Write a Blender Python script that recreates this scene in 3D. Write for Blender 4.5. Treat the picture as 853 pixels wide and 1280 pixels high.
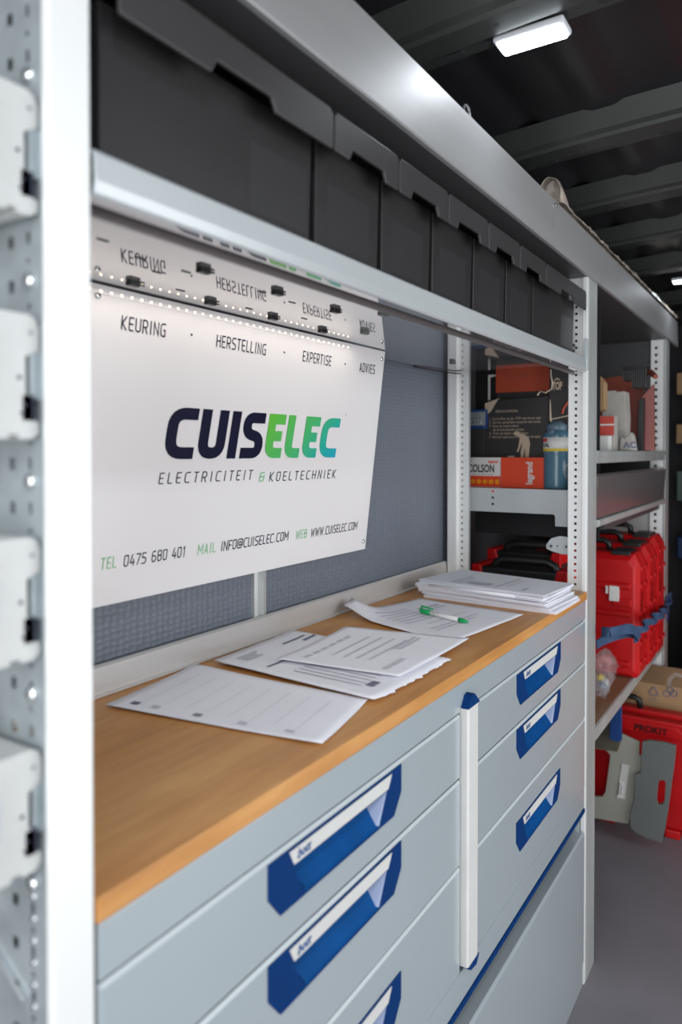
import bpy, bmesh, math, random
from mathutils import Vector, Matrix, noise
random.seed(7)
R = math.radians
for o in list(bpy.data.objects): bpy.data.objects.remove(o)
S = bpy.context.scene
COL = S.collection

# ------------------------------------------------------------ camera
CAM = Vector((.45, 0, 1.30)); F_PX = 914.; PX, PY = 426.5, 579.
YAW, PIT = R(32.6), R(.87)
cd = bpy.data.cameras.new('camera'); cam = bpy.data.objects.new('camera', cd); COL.objects.link(cam)
cam.location = CAM; cam.rotation_euler = (R(90) - PIT, 0, YAW)
cd.sensor_width = 36; cd.lens = F_PX / 1280 * 36; cd.shift_y = -61 / 1280; cd.clip_start = .02
cd.dof.use_dof = True; cd.dof.focus_distance = 1.4; cd.dof.aperture_fstop = 3.2
S.camera = cam
# ------------------------------------------------------------ world, lights, exposure
w = bpy.data.worlds.new('sky'); S.world = w; w.use_nodes = True
bg = w.node_tree.nodes['Background']; bg.inputs[0].default_value = (.95, .96, .98, 1); bg.inputs[1].default_value = 1.0
def area(name, loc, rot, sx, sy, power, col):
    l = bpy.data.lights.new(name, 'AREA'); l.shape = 'RECTANGLE'; l.size = sx; l.size_y = sy; l.energy = power; l.color = col
    o = bpy.data.objects.new(name, l); COL.objects.link(o); o.location = loc; o.rotation_euler = rot; return o
area('daylight_rear_doors', (.55, -1.3, 1.35), (R(90), 0, 0), 1.5, 1.5, 22, (.95, .97, 1))
area('daylight_side_door', (1.75, 1.35, 1.15), (R(90), 0, R(90)), 1.9, 1.6, 15, (.93, .97, 1))
S.view_settings.view_transform = 'Standard'; S.view_settings.look = 'None'
S.view_settings.exposure = .44; S.view_settings.gamma = 1; S.view_settings.use_curve_mapping = False

# ------------------------------------------------------------ pixel -> point on a world plane (for measuring)
_F0 = Vector((-math.sin(YAW), math.cos(YAW), 0)); _R = Vector((math.cos(YAW), math.sin(YAW), 0)); _Z = Vector((0, 0, 1))
_F = _F0 * math.cos(PIT) - _Z * math.sin(PIT); _U = _F0 * math.sin(PIT) + _Z * math.cos(PIT)
def at(ax, v, px, py):
    r = _F * F_PX + _R * (px - PX) + _U * (PY - py); i = 'xyz'.index(ax); t = (v - CAM[i]) / r[i]; return CAM + r * t

# ------------------------------------------------------------ materials
def mat(name, col, rough=.5, metal=0., var=.0, vscale=20., stretch=(1,1,1), bump=0., bscale=60., bstretch=(1,1,1), emit=0, ecol=None, col2=None, alpha=None, trans=0, spec=.5, coat=0.):
    m = bpy.data.materials.new(name); m.use_nodes = True; nt = m.node_tree; b = nt.nodes['Principled BSDF']
    c = (*col, 1); b.inputs['Base Color'].default_value = c; b.inputs['Roughness'].default_value = rough; b.inputs['Metallic'].default_value = metal
    b.inputs['Specular IOR Level'].default_value = spec
    if coat: b.inputs['Coat Weight'].default_value = coat; b.inputs['Coat Roughness'].default_value = .03 if coat >= 1 else .12
    if trans: b.inputs['Transmission Weight'].default_value = trans
    if alpha is not None: b.inputs['Alpha'].default_value = alpha
    if emit:
        b.inputs['Emission Color'].default_value = (*(ecol or col), 1); b.inputs['Emission Strength'].default_value = emit
    tc = nt.nodes.new('ShaderNodeTexCoord')
    def nz(scale, st, detail=4):
        mp = nt.nodes.new('ShaderNodeMapping'); mp.inputs['Scale'].default_value = st
        n = nt.nodes.new('ShaderNodeTexNoise'); n.inputs['Scale'].default_value = scale; n.inputs['Detail'].default_value = detail
        nt.links.new(tc.outputs['Object'], mp.inputs[0]); nt.links.new(mp.outputs[0], n.inputs[0]); return n
    if var or col2:
        n = nz(vscale, stretch); rp = nt.nodes.new('ShaderNodeValToRGB')
        rp.color_ramp.elements[0].position = .3; rp.color_ramp.elements[1].position = .7
        a = tuple(x * (1 - var) for x in col); z = col2 or tuple(min(1, x * (1 + var)) for x in col)
        rp.color_ramp.elements[0].color = (*a, 1); rp.color_ramp.elements[1].color = (*z, 1)
        nt.links.new(n.outputs[0], rp.inputs[0]); nt.links.new(rp.outputs[0], b.inputs['Base Color'])
    if bump:
        n = nz(bscale, bstretch); bp = nt.nodes.new('ShaderNodeBump'); bp.inputs['Strength'].default_value = bump; bp.inputs['Distance'].default_value = .002
        nt.links.new(n.outputs[0], bp.inputs['Height']); nt.links.new(bp.outputs[0], b.inputs['Normal'])
    return m
def tex_bump(m, kind, scale, st, strength, dist=.001):
    nt = m.node_tree; b = nt.nodes['Principled BSDF']; tc = nt.nodes.new('ShaderNodeTexCoord'); mp = nt.nodes.new('ShaderNodeMapping'); mp.inputs['Scale'].default_value = st
    n = nt.nodes.new(kind); n.inputs['Scale'].default_value = scale
    nt.links.new(tc.outputs['Object'], mp.inputs[0]); nt.links.new(mp.outputs[0], n.inputs[0])
    bp = nt.nodes.new('ShaderNodeBump'); bp.inputs['Strength'].default_value = strength; bp.inputs['Distance'].default_value = dist
    nt.links.new(n.outputs[0], bp.inputs['Height']); nt.links.new(bp.outputs[0], b.inputs['Normal']); return m
M = dict(
 post=mat('anodised_white_aluminium', (.84,.85,.84), .42, .15, var=.03, vscale=8, stretch=(1,1,.1)),
 postgrey=mat('anodised_grey_aluminium', (.46,.475,.465), .42, .35, var=.12, vscale=14, stretch=(1,1,.15)),
 alu=mat('brushed_aluminium', (.40,.40,.405), .50, .5, var=.05, vscale=30, stretch=(1,.03,1), bump=.05, bscale=200, bstretch=(1,.02,1)),
 lip=mat('aluminium_upstand', (.62,.60,.585), .38, .35, var=.06, vscale=40, stretch=(1,.04,1)),
 galv=mat('galvanised_steel', (.40,.45,.47), .38, .45, var=.16, vscale=28),
 zinc=mat('zinc_bright', (.75,.78,.80), .2, .9),
 rim=mat('painted_steel_light', (.50,.535,.55), .24, .15, var=.02, vscale=6, coat=.3),
 under=mat('shelf_underside_gloss', (.42,.42,.43), .05, .55, var=.02, vscale=6, coat=1.),
 drawer=mat('grey_blue_powder_coat', (.36,.41,.435), .27, 0, var=.02, vscale=4, bump=.02, bscale=500, coat=.7),
 dedge=mat('grey_blue_light_edge', (.50,.55,.57), .35),
 gap=mat('shadow_gap_black', (.02,.02,.022), .7),
 blue=mat('blue_handle_plastic', (.0,.030,.135), .6, spec=.1, var=.05, vscale=30),
 bluel=mat('blue_pocket_plastic', (.0,.062,.23), .6, spec=.12, var=.1, vscale=30),  # paler copy of the handle blue for the lit pocket back, also the print
 strip=mat('pale_label_plastic', (.62,.62,.60), .4, var=.03, vscale=20),
 pocketend=mat('pale_blue_pocket_end', (.24,.30,.46), .35),
 bin=mat('charcoal_bin_plastic', (.020,.0185,.0195), .45, var=.12, vscale=9, bump=.08, bscale=400),
 binlid=mat('charcoal_lid_plastic', (.036,.034,.035), .42, var=.08, vscale=9, bump=.08, bscale=400),
 binlabel=mat('bin_label_film', (.032,.031,.034), .35), panel=mat('grey_textured_wall_panel', (.145,.165,.20), .45, var=.04, vscale=5),
 sign=mat('satin_white_board', (.76,.735,.735), .22, var=.006, vscale=4, coat=.2),
 navy=mat('print_navy', (.006,.006,.028), .5, spec=.12),
 pgreen=mat('print_pale_green', (.22,.52,.26), .4),
 grey=mat('print_grey', (.58,.58,.64), .7),
 dgrey=mat('print_dark', (.16,.16,.24), .7),
 paper=mat('white_paper', (.87,.87,.93), .75, var=.01, vscale=6, bump=.05, bscale=40),
 green=mat('pen_green', (.0,.36,.10), .3), penw=mat('pen_white', (.8,.8,.78), .3),
 roof=mat('dark_roof_sheet', (.020,.020,.022), .30, .2, var=.2, vscale=3, bump=.15, bscale=3),
 bow=mat('roof_bow_primer', (.045,.048,.046), .36, .3, var=.06, vscale=12),
 floor=mat('grey_floor_mat', (.19,.18,.20), .55, var=.08, vscale=7),
 wall=mat('dark_van_wall', (.045,.045,.05), .5, .1, var=.15, vscale=4),
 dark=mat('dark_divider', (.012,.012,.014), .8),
 led=mat('warm_led', (1,.85,.65), .4, emit=3.0, ecol=(1,.80,.58)), ledpcb=mat('led_tape', (.8,.75,.68), .4),
 lamp=mat('cool_lamp_diffuser', (.9,.95,1), .3, emit=14, ecol=(.86,.94,1)), lampf=mat('lamp_frame', (.6,.62,.65), .3),
 mcb=mat('breaker_grey_plastic', (.50,.51,.50), .42, var=.03, vscale=30, bump=.05, bscale=200), mcbd=mat('breaker_dark_gap', (.02,.025,.05), .5),
 red=mat('red_case_plastic', (.50,.005,.007), .42, spec=.35, var=.10, vscale=14, bump=.06, bscale=120),
 reddk=mat('dark_red_lettering', (.05,.002,.002), .45),
 black=mat('black_plastic', (.012,.012,.013), .4, var=.1, vscale=20),
 cardboard=mat('brown_cardboard', (.40,.25,.13), .8, var=.07, vscale=12, bump=.1, bscale=80),
 cardk=mat('black_printed_card', (.035,.033,.034), .5, var=.2, vscale=12), orange=mat('orange_red_card', (.52,.075,.03), .55, var=.05, vscale=15),
 oranger=mat('orange_red_box', (.80,.07,.02), .4, var=.03, vscale=15), white=mat('white_card', (.75,.74,.72), .6), torn=mat('torn_cardboard', (.62,.50,.38), .9, bump=.4, bscale=90),
 yellow=mat('yellow_print', (.85,.60,.02), .5), amber=mat('amber_print', (.90,.32,.01), .4),
 bottle=mat('blue_grey_translucent_bottle', (.10,.22,.31), .22, trans=.15, var=.08, vscale=10), bcap=mat('slate_blue_cap', (.13,.20,.26), .4),
 blueobj=mat('bright_blue_plastic', (.015,.06,.22), .4), strap=mat('blue_webbing', (.028,.065,.14), .7, bump=.5, bscale=350, bstretch=(1,1,1), var=.12, vscale=40),
 lgrey=mat('warm_grey_plastic', (.36,.36,.31), .45, var=.04, vscale=9), mgrey=mat('mid_grey_plastic', (.135,.145,.14), .42, var=.06, vscale=9),
 olive=mat('olive_brown_plastic', (.10,.09,.06), .6), clear=mat('clear_film', (.85,.86,.88), .15, trans=.6, alpha=.26),
 film=mat('crinkled_beige_film', (.46,.40,.34), .3, var=.3, vscale=60, bump=.8, bscale=90), brownred=mat('brown_red_board', (.24,.05,.03), .5, var=.1, vscale=12),
 pink=mat('dusty_pink_board', (.30,.10,.085), .5, var=.1, vscale=12), crinkle=mat('crumpled_white_bag', (.42,.40,.37), .6, var=.08, vscale=30, bump=.8, bscale=40),
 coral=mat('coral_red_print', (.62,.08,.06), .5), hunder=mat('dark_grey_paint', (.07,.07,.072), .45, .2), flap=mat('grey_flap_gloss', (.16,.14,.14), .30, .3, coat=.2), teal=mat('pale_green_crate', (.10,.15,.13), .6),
)
# wood with grain along y; light wood shelf
def wood(name, a, b_, c):
    m = bpy.data.materials.new(name); m.use_nodes = True; nt = m.node_tree; b = nt.nodes['Principled BSDF']; b.inputs['Roughness'].default_value = .42
    tc = nt.nodes.new('ShaderNodeTexCoord'); mp = nt.nodes.new('ShaderNodeMapping'); mp.inputs['Scale'].default_value = (14, 1.1, 14)
    n = nt.nodes.new('ShaderNodeTexNoise'); n.inputs['Scale'].default_value = 5; n.inputs['Detail'].default_value = 8; n.inputs['Distortion'].default_value = .6
    mp2 = nt.nodes.new('ShaderNodeMapping'); mp2.inputs['Scale'].default_value = (3, 1.2, 3)
    n2 = nt.nodes.new('ShaderNodeTexNoise'); n2.inputs['Scale'].default_value = 4; n2.inputs['Detail'].default_value = 5
    rp = nt.nodes.new('ShaderNodeValToRGB'); e = rp.color_ramp.elements; e[0].position = .28; e[0].color = (*a, 1); e[1].position = .72; e[1].color = (*c, 1)
    x = e.new(.5); x.color = (*b_, 1)
    mx = nt.nodes.new('ShaderNodeMix'); mx.inputs[0].default_value = .5
    L = nt.links.new
    L(tc.outputs['Object'], mp.inputs[0]); L(tc.outputs['Object'], mp2.inputs[0]); L(mp.outputs[0], n.inputs[0]); L(mp2.outputs[0], n2.inputs[0])
    L(n.outputs[0], mx.inputs[2]); L(n2.outputs[0], mx.inputs[3]); L(mx.outputs[0], rp.inputs[0]); L(rp.outputs[0], b.inputs['Base Color'])
    bp = nt.nodes.new('ShaderNodeBump'); bp.inputs['Strength'].default_value = .06; L(n.outputs[0], bp.inputs['Height']); L(bp.outputs[0], b.inputs['Normal'])
    return m
M['wood'] = wood('beech_worktop', (.40,.165,.040), (.54,.25,.070), (.66,.345,.115))
M['ply'] = wood('brown_plywood', (.16,.09,.05), (.26,.16,.09), (.34,.22,.13))
tex_bump(M['panel'], 'ShaderNodeTexVoronoi', 100, (1,.8,1.1), .7, .003)
M['panel'].node_tree.nodes['Voronoi Texture'].inputs['Randomness'].default_value = .25
tex_bump(M['floor'], 'ShaderNodeTexVoronoi', 120, (1,1,1), .3, .001)
def logo_mat():
    m = bpy.data.materials.new('print_green_teal_gradient'); m.use_nodes = True; nt = m.node_tree; b = nt.nodes['Principled BSDF']; b.inputs['Roughness'].default_value = .4
    tc = nt.nodes.new('ShaderNodeTexCoord'); sp = nt.nodes.new('ShaderNodeSeparateXYZ'); nt.links.new(tc.outputs['Object'], sp.inputs[0])
    a = nt.nodes.new('ShaderNodeMath'); a.operation = 'MULTIPLY_ADD'; a.inputs[1].default_value = -1.1
    r = nt.nodes.new('ShaderNodeMapRange'); r.inputs[1].default_value = LOGO[0]; r.inputs[2].default_value = LOGO[1]
    rp = nt.nodes.new('ShaderNodeValToRGB'); e = rp.color_ramp.elements; e[0].color = (.11,.47,.01,1); e[1].color = (.0,.32,.50,1); x = e.new(.5); x.color = (.05,.42,.14,1); x = e.new(.75); x.color=(.01,.38,.30,1)
    nt.links.new(sp.outputs[2], a.inputs[0]); nt.links.new(sp.outputs[1], a.inputs[2]); nt.links.new(a.outputs[0], r.inputs[0]); nt.links.new(r.outputs[0], rp.inputs[0]); nt.links.new(rp.outputs[0], b.inputs['Base Color'])
    return m

# ------------------------------------------------------------ helpers
def tag(o, label=None, cat=None, group=None, kind=None):
    if label: o['label'] = label
    if cat: o['category'] = cat
    if group: o['group'] = group
    if kind: o['kind'] = kind
    return o
def thing(name, label, cat, loc=(0,0,0), group=None, rot=(0,0,0)):
    o = bpy.data.objects.new(name, None); o.empty_display_size = .02; COL.objects.link(o); o.location = loc; o.rotation_euler = rot
    return tag(o, label, cat, group)
def wmat(o):
    m = Matrix.LocRotScale(o.location, o.rotation_euler, None)
    return (wmat(o.parent) @ m) if o.parent else m
class MB:
    def __init__(s): s.v = []; s.f = []; s.mi = []; s.m = 0
    def face(s, pts):
        n = len(s.v); s.v += [Vector(p) for p in pts]; s.f.append(tuple(range(n, n + len(pts)))); s.mi.append(s.m); return s
    def raw(s, vs, fs):
        n = len(s.v); s.v += [Vector(p) for p in vs]
        for f in fs: s.f.append(tuple(i + n for i in f)); s.mi.append(s.m)
        return s
    def box(s, a, b):
        x0, x1 = sorted((a[0], b[0])); y0, y1 = sorted((a[1], b[1])); z0, z1 = sorted((a[2], b[2]))
        return s.raw([(x0,y0,z0),(x1,y0,z0),(x1,y1,z0),(x0,y1,z0),(x0,y0,z1),(x1,y0,z1),(x1,y1,z1),(x0,y1,z1)],
                     [(0,3,2,1),(4,5,6,7),(0,1,5,4),(1,2,6,5),(2,3,7,6),(3,0,4,7)])
    def prism(s, pts, vec):
        n = len(pts); vec = Vector(vec); p = [Vector(q) for q in pts]; q = [a + vec for a in p]
        return s.raw(p + q, [tuple(range(n))[::-1], tuple(range(n, 2*n))] + [(i, (i+1) % n, n + (i+1) % n, n + i) for i in range(n)])
    def tube(s, pts, r, n=8, cap=True, flat=None):
        pts = [Vector(p) for p in pts]; rr = r if isinstance(r, (list, tuple)) else [r] * len(pts); vs = []; fs = []
        up0 = None
        for i, p in enumerate(pts):
            t = (pts[min(i+1, len(pts)-1)] - pts[max(i-1, 0)]).normalized()
            if up0 is None: up0 = Vector((0,0,1)) if abs(t.z) < .9 else Vector((1,0,0))
            a = t.cross(up0).normalized(); b = a.cross(t).normalized(); up0 = b
            for k in range(n):
                an = 2*math.pi*k/n; vs.append(p + a*math.cos(an)*rr[i] + b*math.sin(an)*rr[i]*(flat or 1))
        for i in range(len(pts)-1):
            for k in range(n): fs.append((i*n+k, i*n+(k+1)%n, (i+1)*n+(k+1)%n, (i+1)*n+k))
        if cap: fs.append(tuple(range(n))[::-1]); fs.append(tuple(range((len(pts)-1)*n, len(pts)*n)))
        return s.raw(vs, fs)
    def lathe(s, c, prof, n=20):
        vs = []; fs = []; c = Vector(c)
        for r, z in prof:
            for k in range(n): a = 2*math.pi*k/n; vs.append(c + Vector((r*math.cos(a), r*math.sin(a), z)))
        for i in range(len(prof)-1):
            for k in range(n): fs.append((i*n+k, i*n+(k+1)%n, (i+1)*n+(k+1)%n, (i+1)*n+k))
        fs.append(tuple(range(n))[::-1]); fs.append(tuple(range((len(prof)-1)*n, len(prof)*n)))
        return s.raw(vs, fs)
    def disc(s, c, nrm, r, h=.001, n=12):
        nrm = Vector(nrm).normalized(); return s.tube([Vector(c), Vector(c) + nrm*h], r, n)
    def perf(s, org, ua, va, us, vs_, holes):
        """sheet cut by breakpoints; cells (i,j) in holes(i,j) are left open"""
        org, ua, va = Vector(org), Vector(ua), Vector(va); nu, nv = len(us), len(vs_)
        V = [org + ua*u + va*v for v in vs_ for u in us]
        return s.raw(V, [(j*nu+i, j*nu+i+1, (j+1)*nu+i+1, (j+1)*nu+i) for j in range(nv-1) for i in range(nu-1) if not holes(i, j)])
    def build(s, name, mats, parent=None, bevel=0, smooth=False, solid=0, local=False, seg=2, subd=0):
        me = bpy.data.meshes.new(name)
        if not isinstance(mats, (list, tuple)): mats = [mats]
        if parent is not None:
            T = Matrix() if local else wmat(parent).inverted(); loc = None; vs = [T @ v for v in s.v]
        else:
            xs = [v.x for v in s.v]; ys = [v.y for v in s.v]; loc = Vector(((min(xs)+max(xs))/2, (min(ys)+max(ys))/2, min(v.z for v in s.v))); vs = [v - loc for v in s.v]
        me.from_pydata([tuple(v) for v in vs], [], s.f)
        for m in mats: me.materials.append(m)
        me.polygons.foreach_set('material_index', s.mi)
        bm = bmesh.new(); bm.from_mesh(me); bmesh.ops.remove_doubles(bm, verts=bm.verts, dist=1e-5)
        bmesh.ops.recalc_face_normals(bm, faces=bm.faces); bm.to_mesh(me); bm.free()
        if smooth: me.polygons.foreach_set('use_smooth', [True]*len(me.polygons))
        o = bpy.data.objects.new(name, me); COL.objects.link(o)
        if parent is not None: o.parent = parent
        else: o.location = loc
        if solid: md = o.modifiers.new('s', 'SOLIDIFY'); md.thickness = solid; md.offset = 0
        if bevel: md = o.modifiers.new('b', 'BEVEL'); md.width = bevel; md.segments = seg; md.limit_method = 'ANGLE'; md.angle_limit = R(40)
        if subd: md = o.modifiers.new('d', 'SUBSURF'); md.levels = subd; md.render_levels = subd
        return o
def copy_tree(o, parent=None):
    c = o.copy(); COL.objects.link(c); c.parent = parent
    for ch in list(o.children): copy_tree(ch, c)
    return c
def flat_text(mb, s, size, fn, shear=0, bold=0, space=1, width=None, align='LEFT'):
    """lettering from the built-in font, laid on a surface by fn(u, v)"""
    cu = bpy.data.curves.new('t', 'FONT'); cu.body = s; cu.size = size; cu.shear = shear; cu.offset = bold; cu.space_character = space; cu.align_x = align; cu.resolution_u = 3
    o = bpy.data.objects.new('t', cu); me = o.to_mesh()
    k = 1
    if width:
        xs = [v.co.x for v in me.vertices]; k = width / (max(xs) - min(xs)); 
    mb.raw([fn(v.co.x * k, v.co.y) for v in me.vertices], [tuple(p.vertices) for p in me.polygons])
    o.to_mesh_clear(); bpy.data.objects.remove(o); bpy.data.curves.remove(cu)
# stroke lettering for the board (rounded technical capitals)
def rpoly(pts, rad):
    out = []
    for i, p in enumerate(pts):
        p = Vector(p[:2]); r = pts[i][2] if len(pts[i]) > 2 else rad
        if i in (0, len(pts)-1) or r <= 0: out.append(p); continue
        a = Vector(pts[i-1][:2]) - p; b = Vector(pts[i+1][:2]) - p; r = min(r, a.length*.5, b.length*.5); a.normalize(); b.normalize()
        A = p + a*r; B = p + b*r
        for k in range(7): t = k/6; out.append(A*(1-t)**2 + p*2*t*(1-t) + B*t*t)
    return out
def ribbon(mb, pts, t, fn, closed=False):
    L = []; n = len(pts)
    q = [pts[0]]
    for p in pts[1:]:
        if (p - q[-1]).length > 1e-5: q.append(p)
    pts = q; n = len(pts)
    for i, p in enumerate(pts):
        a = (pts[i] - pts[i-1]).normalized() if i else (pts[1]-pts[0]).normalized()
        b = (pts[i+1] - pts[i]).normalized() if i < n-1 else a
        nn = Vector((-(a+b).y, (a+b).x)).normalized(); c = max(.35, nn.dot(Vector((-a.y, a.x)))); L.append((p + nn*t/2/c, p - nn*t/2/c))
    for i in range(n-1): mb.face([fn(*L[i][0]), fn(*L[i+1][0]), fn(*L[i+1][1]), fn(*L[i][1])])
def glyph(c, w, t, r=.26):
    h = t/2; l, rr, b, tp = h, w-h, h, 1-h; m = .5
    G = {
     'A': [[(h,0),(w/2-.03,tp,.05),(w-h,0)], [(w*.2,.30),(w*.8,.30)]],
     'C': [[(w,tp),(l,tp,r),(l,b,r),(w,b)]], 'D': [[(l,0),(l,tp,0),(rr,tp,r),(rr,b,r),(0,b)]],
     'E': [[(w,tp),(l,tp,0),(l,b,r*.5),(w,b)], [(l,m),(w*.88,m)]], 'F': [[(w,tp),(l,tp,0),(l,0)], [(l,m),(w*.88,m)]],
     'G': [[(w,tp),(l,tp,r),(l,b,r),(rr,b,0),(rr,.5,0),(w*.55,.5)]], 'H': [[(l,0),(l,1)], [(rr,0),(rr,1)], [(l,m),(rr,m)]],
     'I': [[(w/2,0),(w/2,1)]], 'K': [[(l,0),(l,1)], [(rr,1),(l+.05,.47,0),(rr,0)]], 'L': [[(l,1),(l,b,r*.5),(w,b)]],
     'M': [[(l,0),(l,tp,0),(w/2,.35,0),(rr,tp,0),(rr,0)]], 'N': [[(l,0),(l,tp,0),(rr,b,0),(rr,1)]],
     'O': [[(w/2,tp),(l,tp,r),(l,b,r),(rr,b,r),(rr,tp,r),(w/2,tp)]], '0': [[(w/2,tp),(l,tp,r),(l,b,r),(rr,b,r),(rr,tp,r),(w/2,tp)]],
     'P': [[(l,0),(l,tp,0),(rr,tp,r),(rr,.42,r),(l,.42)]], 'R': [[(l,0),(l,tp,0),(rr,tp,r),(rr,.45,r),(l,.45)], [(w*.5,.45),(rr,0)]],
     'S': [[(w*.97,tp),(l,tp,r),(l,.54,r*.8),(rr,.46,r*.8),(rr,b,r),(w*.02,b)]], 'T': [[(0,tp),(w,tp)], [(w/2,0),(w/2,1)]],
     'U': [[(l,1),(l,b,r),(rr,b,r),(rr,1)]], 'V': [[(l,1),(w/2,b,.03),(rr,1)]], 'W': [[(l,1),(w*.27,b,0),(w/2,.8,0),(w*.73,b,0),(rr,1)]],
     'B': [[(l,0),(l,tp,0),(rr-.04,tp,r*.8),(rr-.04,.53,r*.6),(l,.53)], [(l,.53),(rr,.53,r*.8),(rr,b,r),(l,b)]],
     '1': [[(w*.15,.8),(w*.6,tp,0),(w*.6,0)]], '4': [[(w*.5,1),(l,.28,0),(w,.28)], [(w*.75,.6),(w*.75,0)]], '5': [[(w*.95,tp),(l,tp,0),(l,.56,0),(rr,.56,r),(rr,b,r),(0,b)]],
     '6': [[(w*.85,tp),(l,tp,r),(l,b,r),(rr,b,r),(rr,.56,r),(l+.02,.56)]], '7': [[(0,tp),(rr,tp,0),(w*.35,0)]],
     '8': [[(w/2,tp),(l,tp,r),(l,.53,r*.8),(rr,.53,r*.8),(rr,tp,r),(w/2,tp)], [(w/2,.53),(l,.53,r*.8),(l,b,r),(rr,b,r),(rr,.53,r*.8),(w/2,.53)]],
     'X': [[(l,0),(rr,1)], [(l,1),(rr,0)]], 'Y': [[(l,1),(w/2,.5,0),(rr,1)], [(w/2,.5),(w/2,0)]],
     '&': [[(w*.9,tp),(l,tp,r),(l,.53,r*.6),(w*.75,.53)], [(w*.5,.53),(l,.53,r*.6),(l,b,r),(rr,b,r),(rr,.7)]],
     '.': [[(w/2-t*.5,t*.5),(w/2+t*.5,t*.5)]], '·': [[(w/2-t*.6,.5),(w/2+t*.6,.5)]],
     '@': [[(rr*.98,.12),(w*.5,b,.1),(l,b,r),(l,tp,r),(rr,tp,r),(rr,.32,.08),(w*.68,.32,.08),(w*.68,.7)], [(w*.66,.68),(w*.32,.68,.1),(w*.32,.32,.1),(w*.66,.32)]],
    }
    return G[c]
WID = {'I': .28, '.': .26, '·': .3, 'M': .78, 'W': .86, '@': .9, '1': .42, 'T': .56, 'L': .5, 'E': .52, 'F': .5, ' ': .38}
def stroke_text(mb, s, h, fn, t=.11, gap=.16, shear=.0, width=None, wk=1., r=.26):
    ws = [WID.get(c, .6)*wk for c in s]; tot = sum(ws) + gap*(len(s)-1); k = (width/(tot*h)) if width else 1
    u = 0
    for c, w_ in zip(s, ws):
        if c != ' ':
            for pl in glyph(c, w_, t, r):
                ribbon(mb, rpoly(pl, r), t, lambda a, b, u=u: fn((u + a + shear*b)*h*k, b*h))
        u += w_ + gap

# ------------------------------------------------------------ SETTING
def roof_dz(x): return -.06*(x-.45)**2
mb = MB(); mb.box((-.46,-.9,-.04), (1.42,4.1,0)); tag(mb.build('floor', M['floor']), kind='structure')
mb = MB(); mb.box((-.50,-.9,0), (-.46,4.1,2.0)); tag(mb.build('wall_left', M['wall']), kind='structure')
mb = MB(); mb.box((1.42,2.3,0), (1.46,4.1,2.0)).box((1.42,-.9,1.85),(1.46,2.3,2.0)).box((1.42,-.9,0),(1.46,.4,1.85)); tag(mb.build('wall_right', M['wall']), kind='structure')
mb = MB(); mb.box((-.46,4.06,0), (1.42,4.1,2.0)); tag(mb.build('wall_back', M['wall']), kind='structure')
# roof sheets: one per bay, pressed ridges along the van
roof = bpy.data.objects.new('ceiling', None); COL.objects.link(roof); roof.location = (.48, 1.6, 2.0); tag(roof, kind='structure')
bows_y = [-.55, -.02, .50, 1.03, 1.55, 1.96, 2.36, 2.78, 3.42, 3.90]
for a, b in zip([-.9] + bows_y, bows_y + [4.1]):
    mb = MB(); xs = []; x = -.5
    while x <= 1.461:
        xs.append(x); x += .02
    def rz(x):
        k = (x + .06) % .34; return 2.0 + roof_dz(x) + (.008 if k < .04 else 0) - (.006 if .14 < k < .2 else 0)
    vs = [(x, y, rz(x) + dz) for dz in (0, .012) for y in (a, b) for x in xs]; n = len(xs); fs = []
    for i in range(n-1): fs += [(i, i+1, n+i+1, n+i), (2*n+i, 3*n+i, 3*n+i+1, 2*n+i+1)]
    mb.raw(vs, fs); mb.build('roof_sheet', M['roof'], roof, smooth=True)
def bow(y):
    prof = [(y-.035,2.0),(y-.012,1.962),(y,1.957),(y+.004,1.950),(y+.052,1.950),(y+.058,1.958),(y+.098,1.961),(y+.102,1.975),(y+.112,2.0)]
    xs = [-.46 + i*(1.88/24) for i in range(25)]; vs = []; n = len(prof)
    for x in xs: vs += [(x, p[0], p[1] + roof_dz(x)) for p in prof]
    fs = [(i*n+k, i*n+k+1, (i+1)*n+k+1, (i+1)*n+k) for i in range(24) for k in range(n-1)]
    o = MB().raw(vs, fs).build('roof_bow', M['bow'], roof)
    h = MB()
    for x in (-.30,-.13,-.05,.02,.20,.27,.42,.6,.8,1.0):
        L = .022 if x in (-.05,.27,.6,1.0) else .006
        z = 1.9580 + roof_dz(x)
        h.prism([(x + (L if math.cos(a) > 0 else -L) + .006*math.cos(a), y+.078+.007*math.sin(a), z) for a in [2*math.pi*k/12 + .1 for k in range(12)]], (0,0,.0022))
    for x in (-.2,.05,.32,.7): h.disc((x, y+.028, 1.9495+roof_dz(x)), (0,0,1), .005)
    h.build('bow_hole', M['gap'], o)
for y in bows_y: bow(y)
# lamps
def lamp(x, y, lab, L=.11, power=.22):
    z = 1.955 + roof_dz(x); t = thing('ceiling_lamp', lab, 'lamp', (x, y, z-.012), rot=(0, 0, R(0)))
    MB().box((x-L/2, y-.024, z-.012),(x+L/2, y+.024, z-.0005)).build('frame', M['lampf'], t, bevel=.004)
    MB().box((x-L/2+.005, y-.020, z-.016),(x+L/2-.005, y+.020, z-.009)).build('diffuser', M['lamp'], t, bevel=.003)
    o = area('lamp_light', (x, y, z-.018), (0,0,0), L*.9, .035, power, (.90,.95,1)); return t
lamp(.62, -.02, 'white rectangular ceiling lamp above the near end of the aisle, out of view', power=5.)  # unseen lamp, added to brighten the worktop and papers
lamp(.086, 1.115, 'bright white rectangular lamp on the nearest ceiling beam')
lamp(.07, 2.98, 'small distant white lamp glowing at the right edge of the ceiling')

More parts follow.
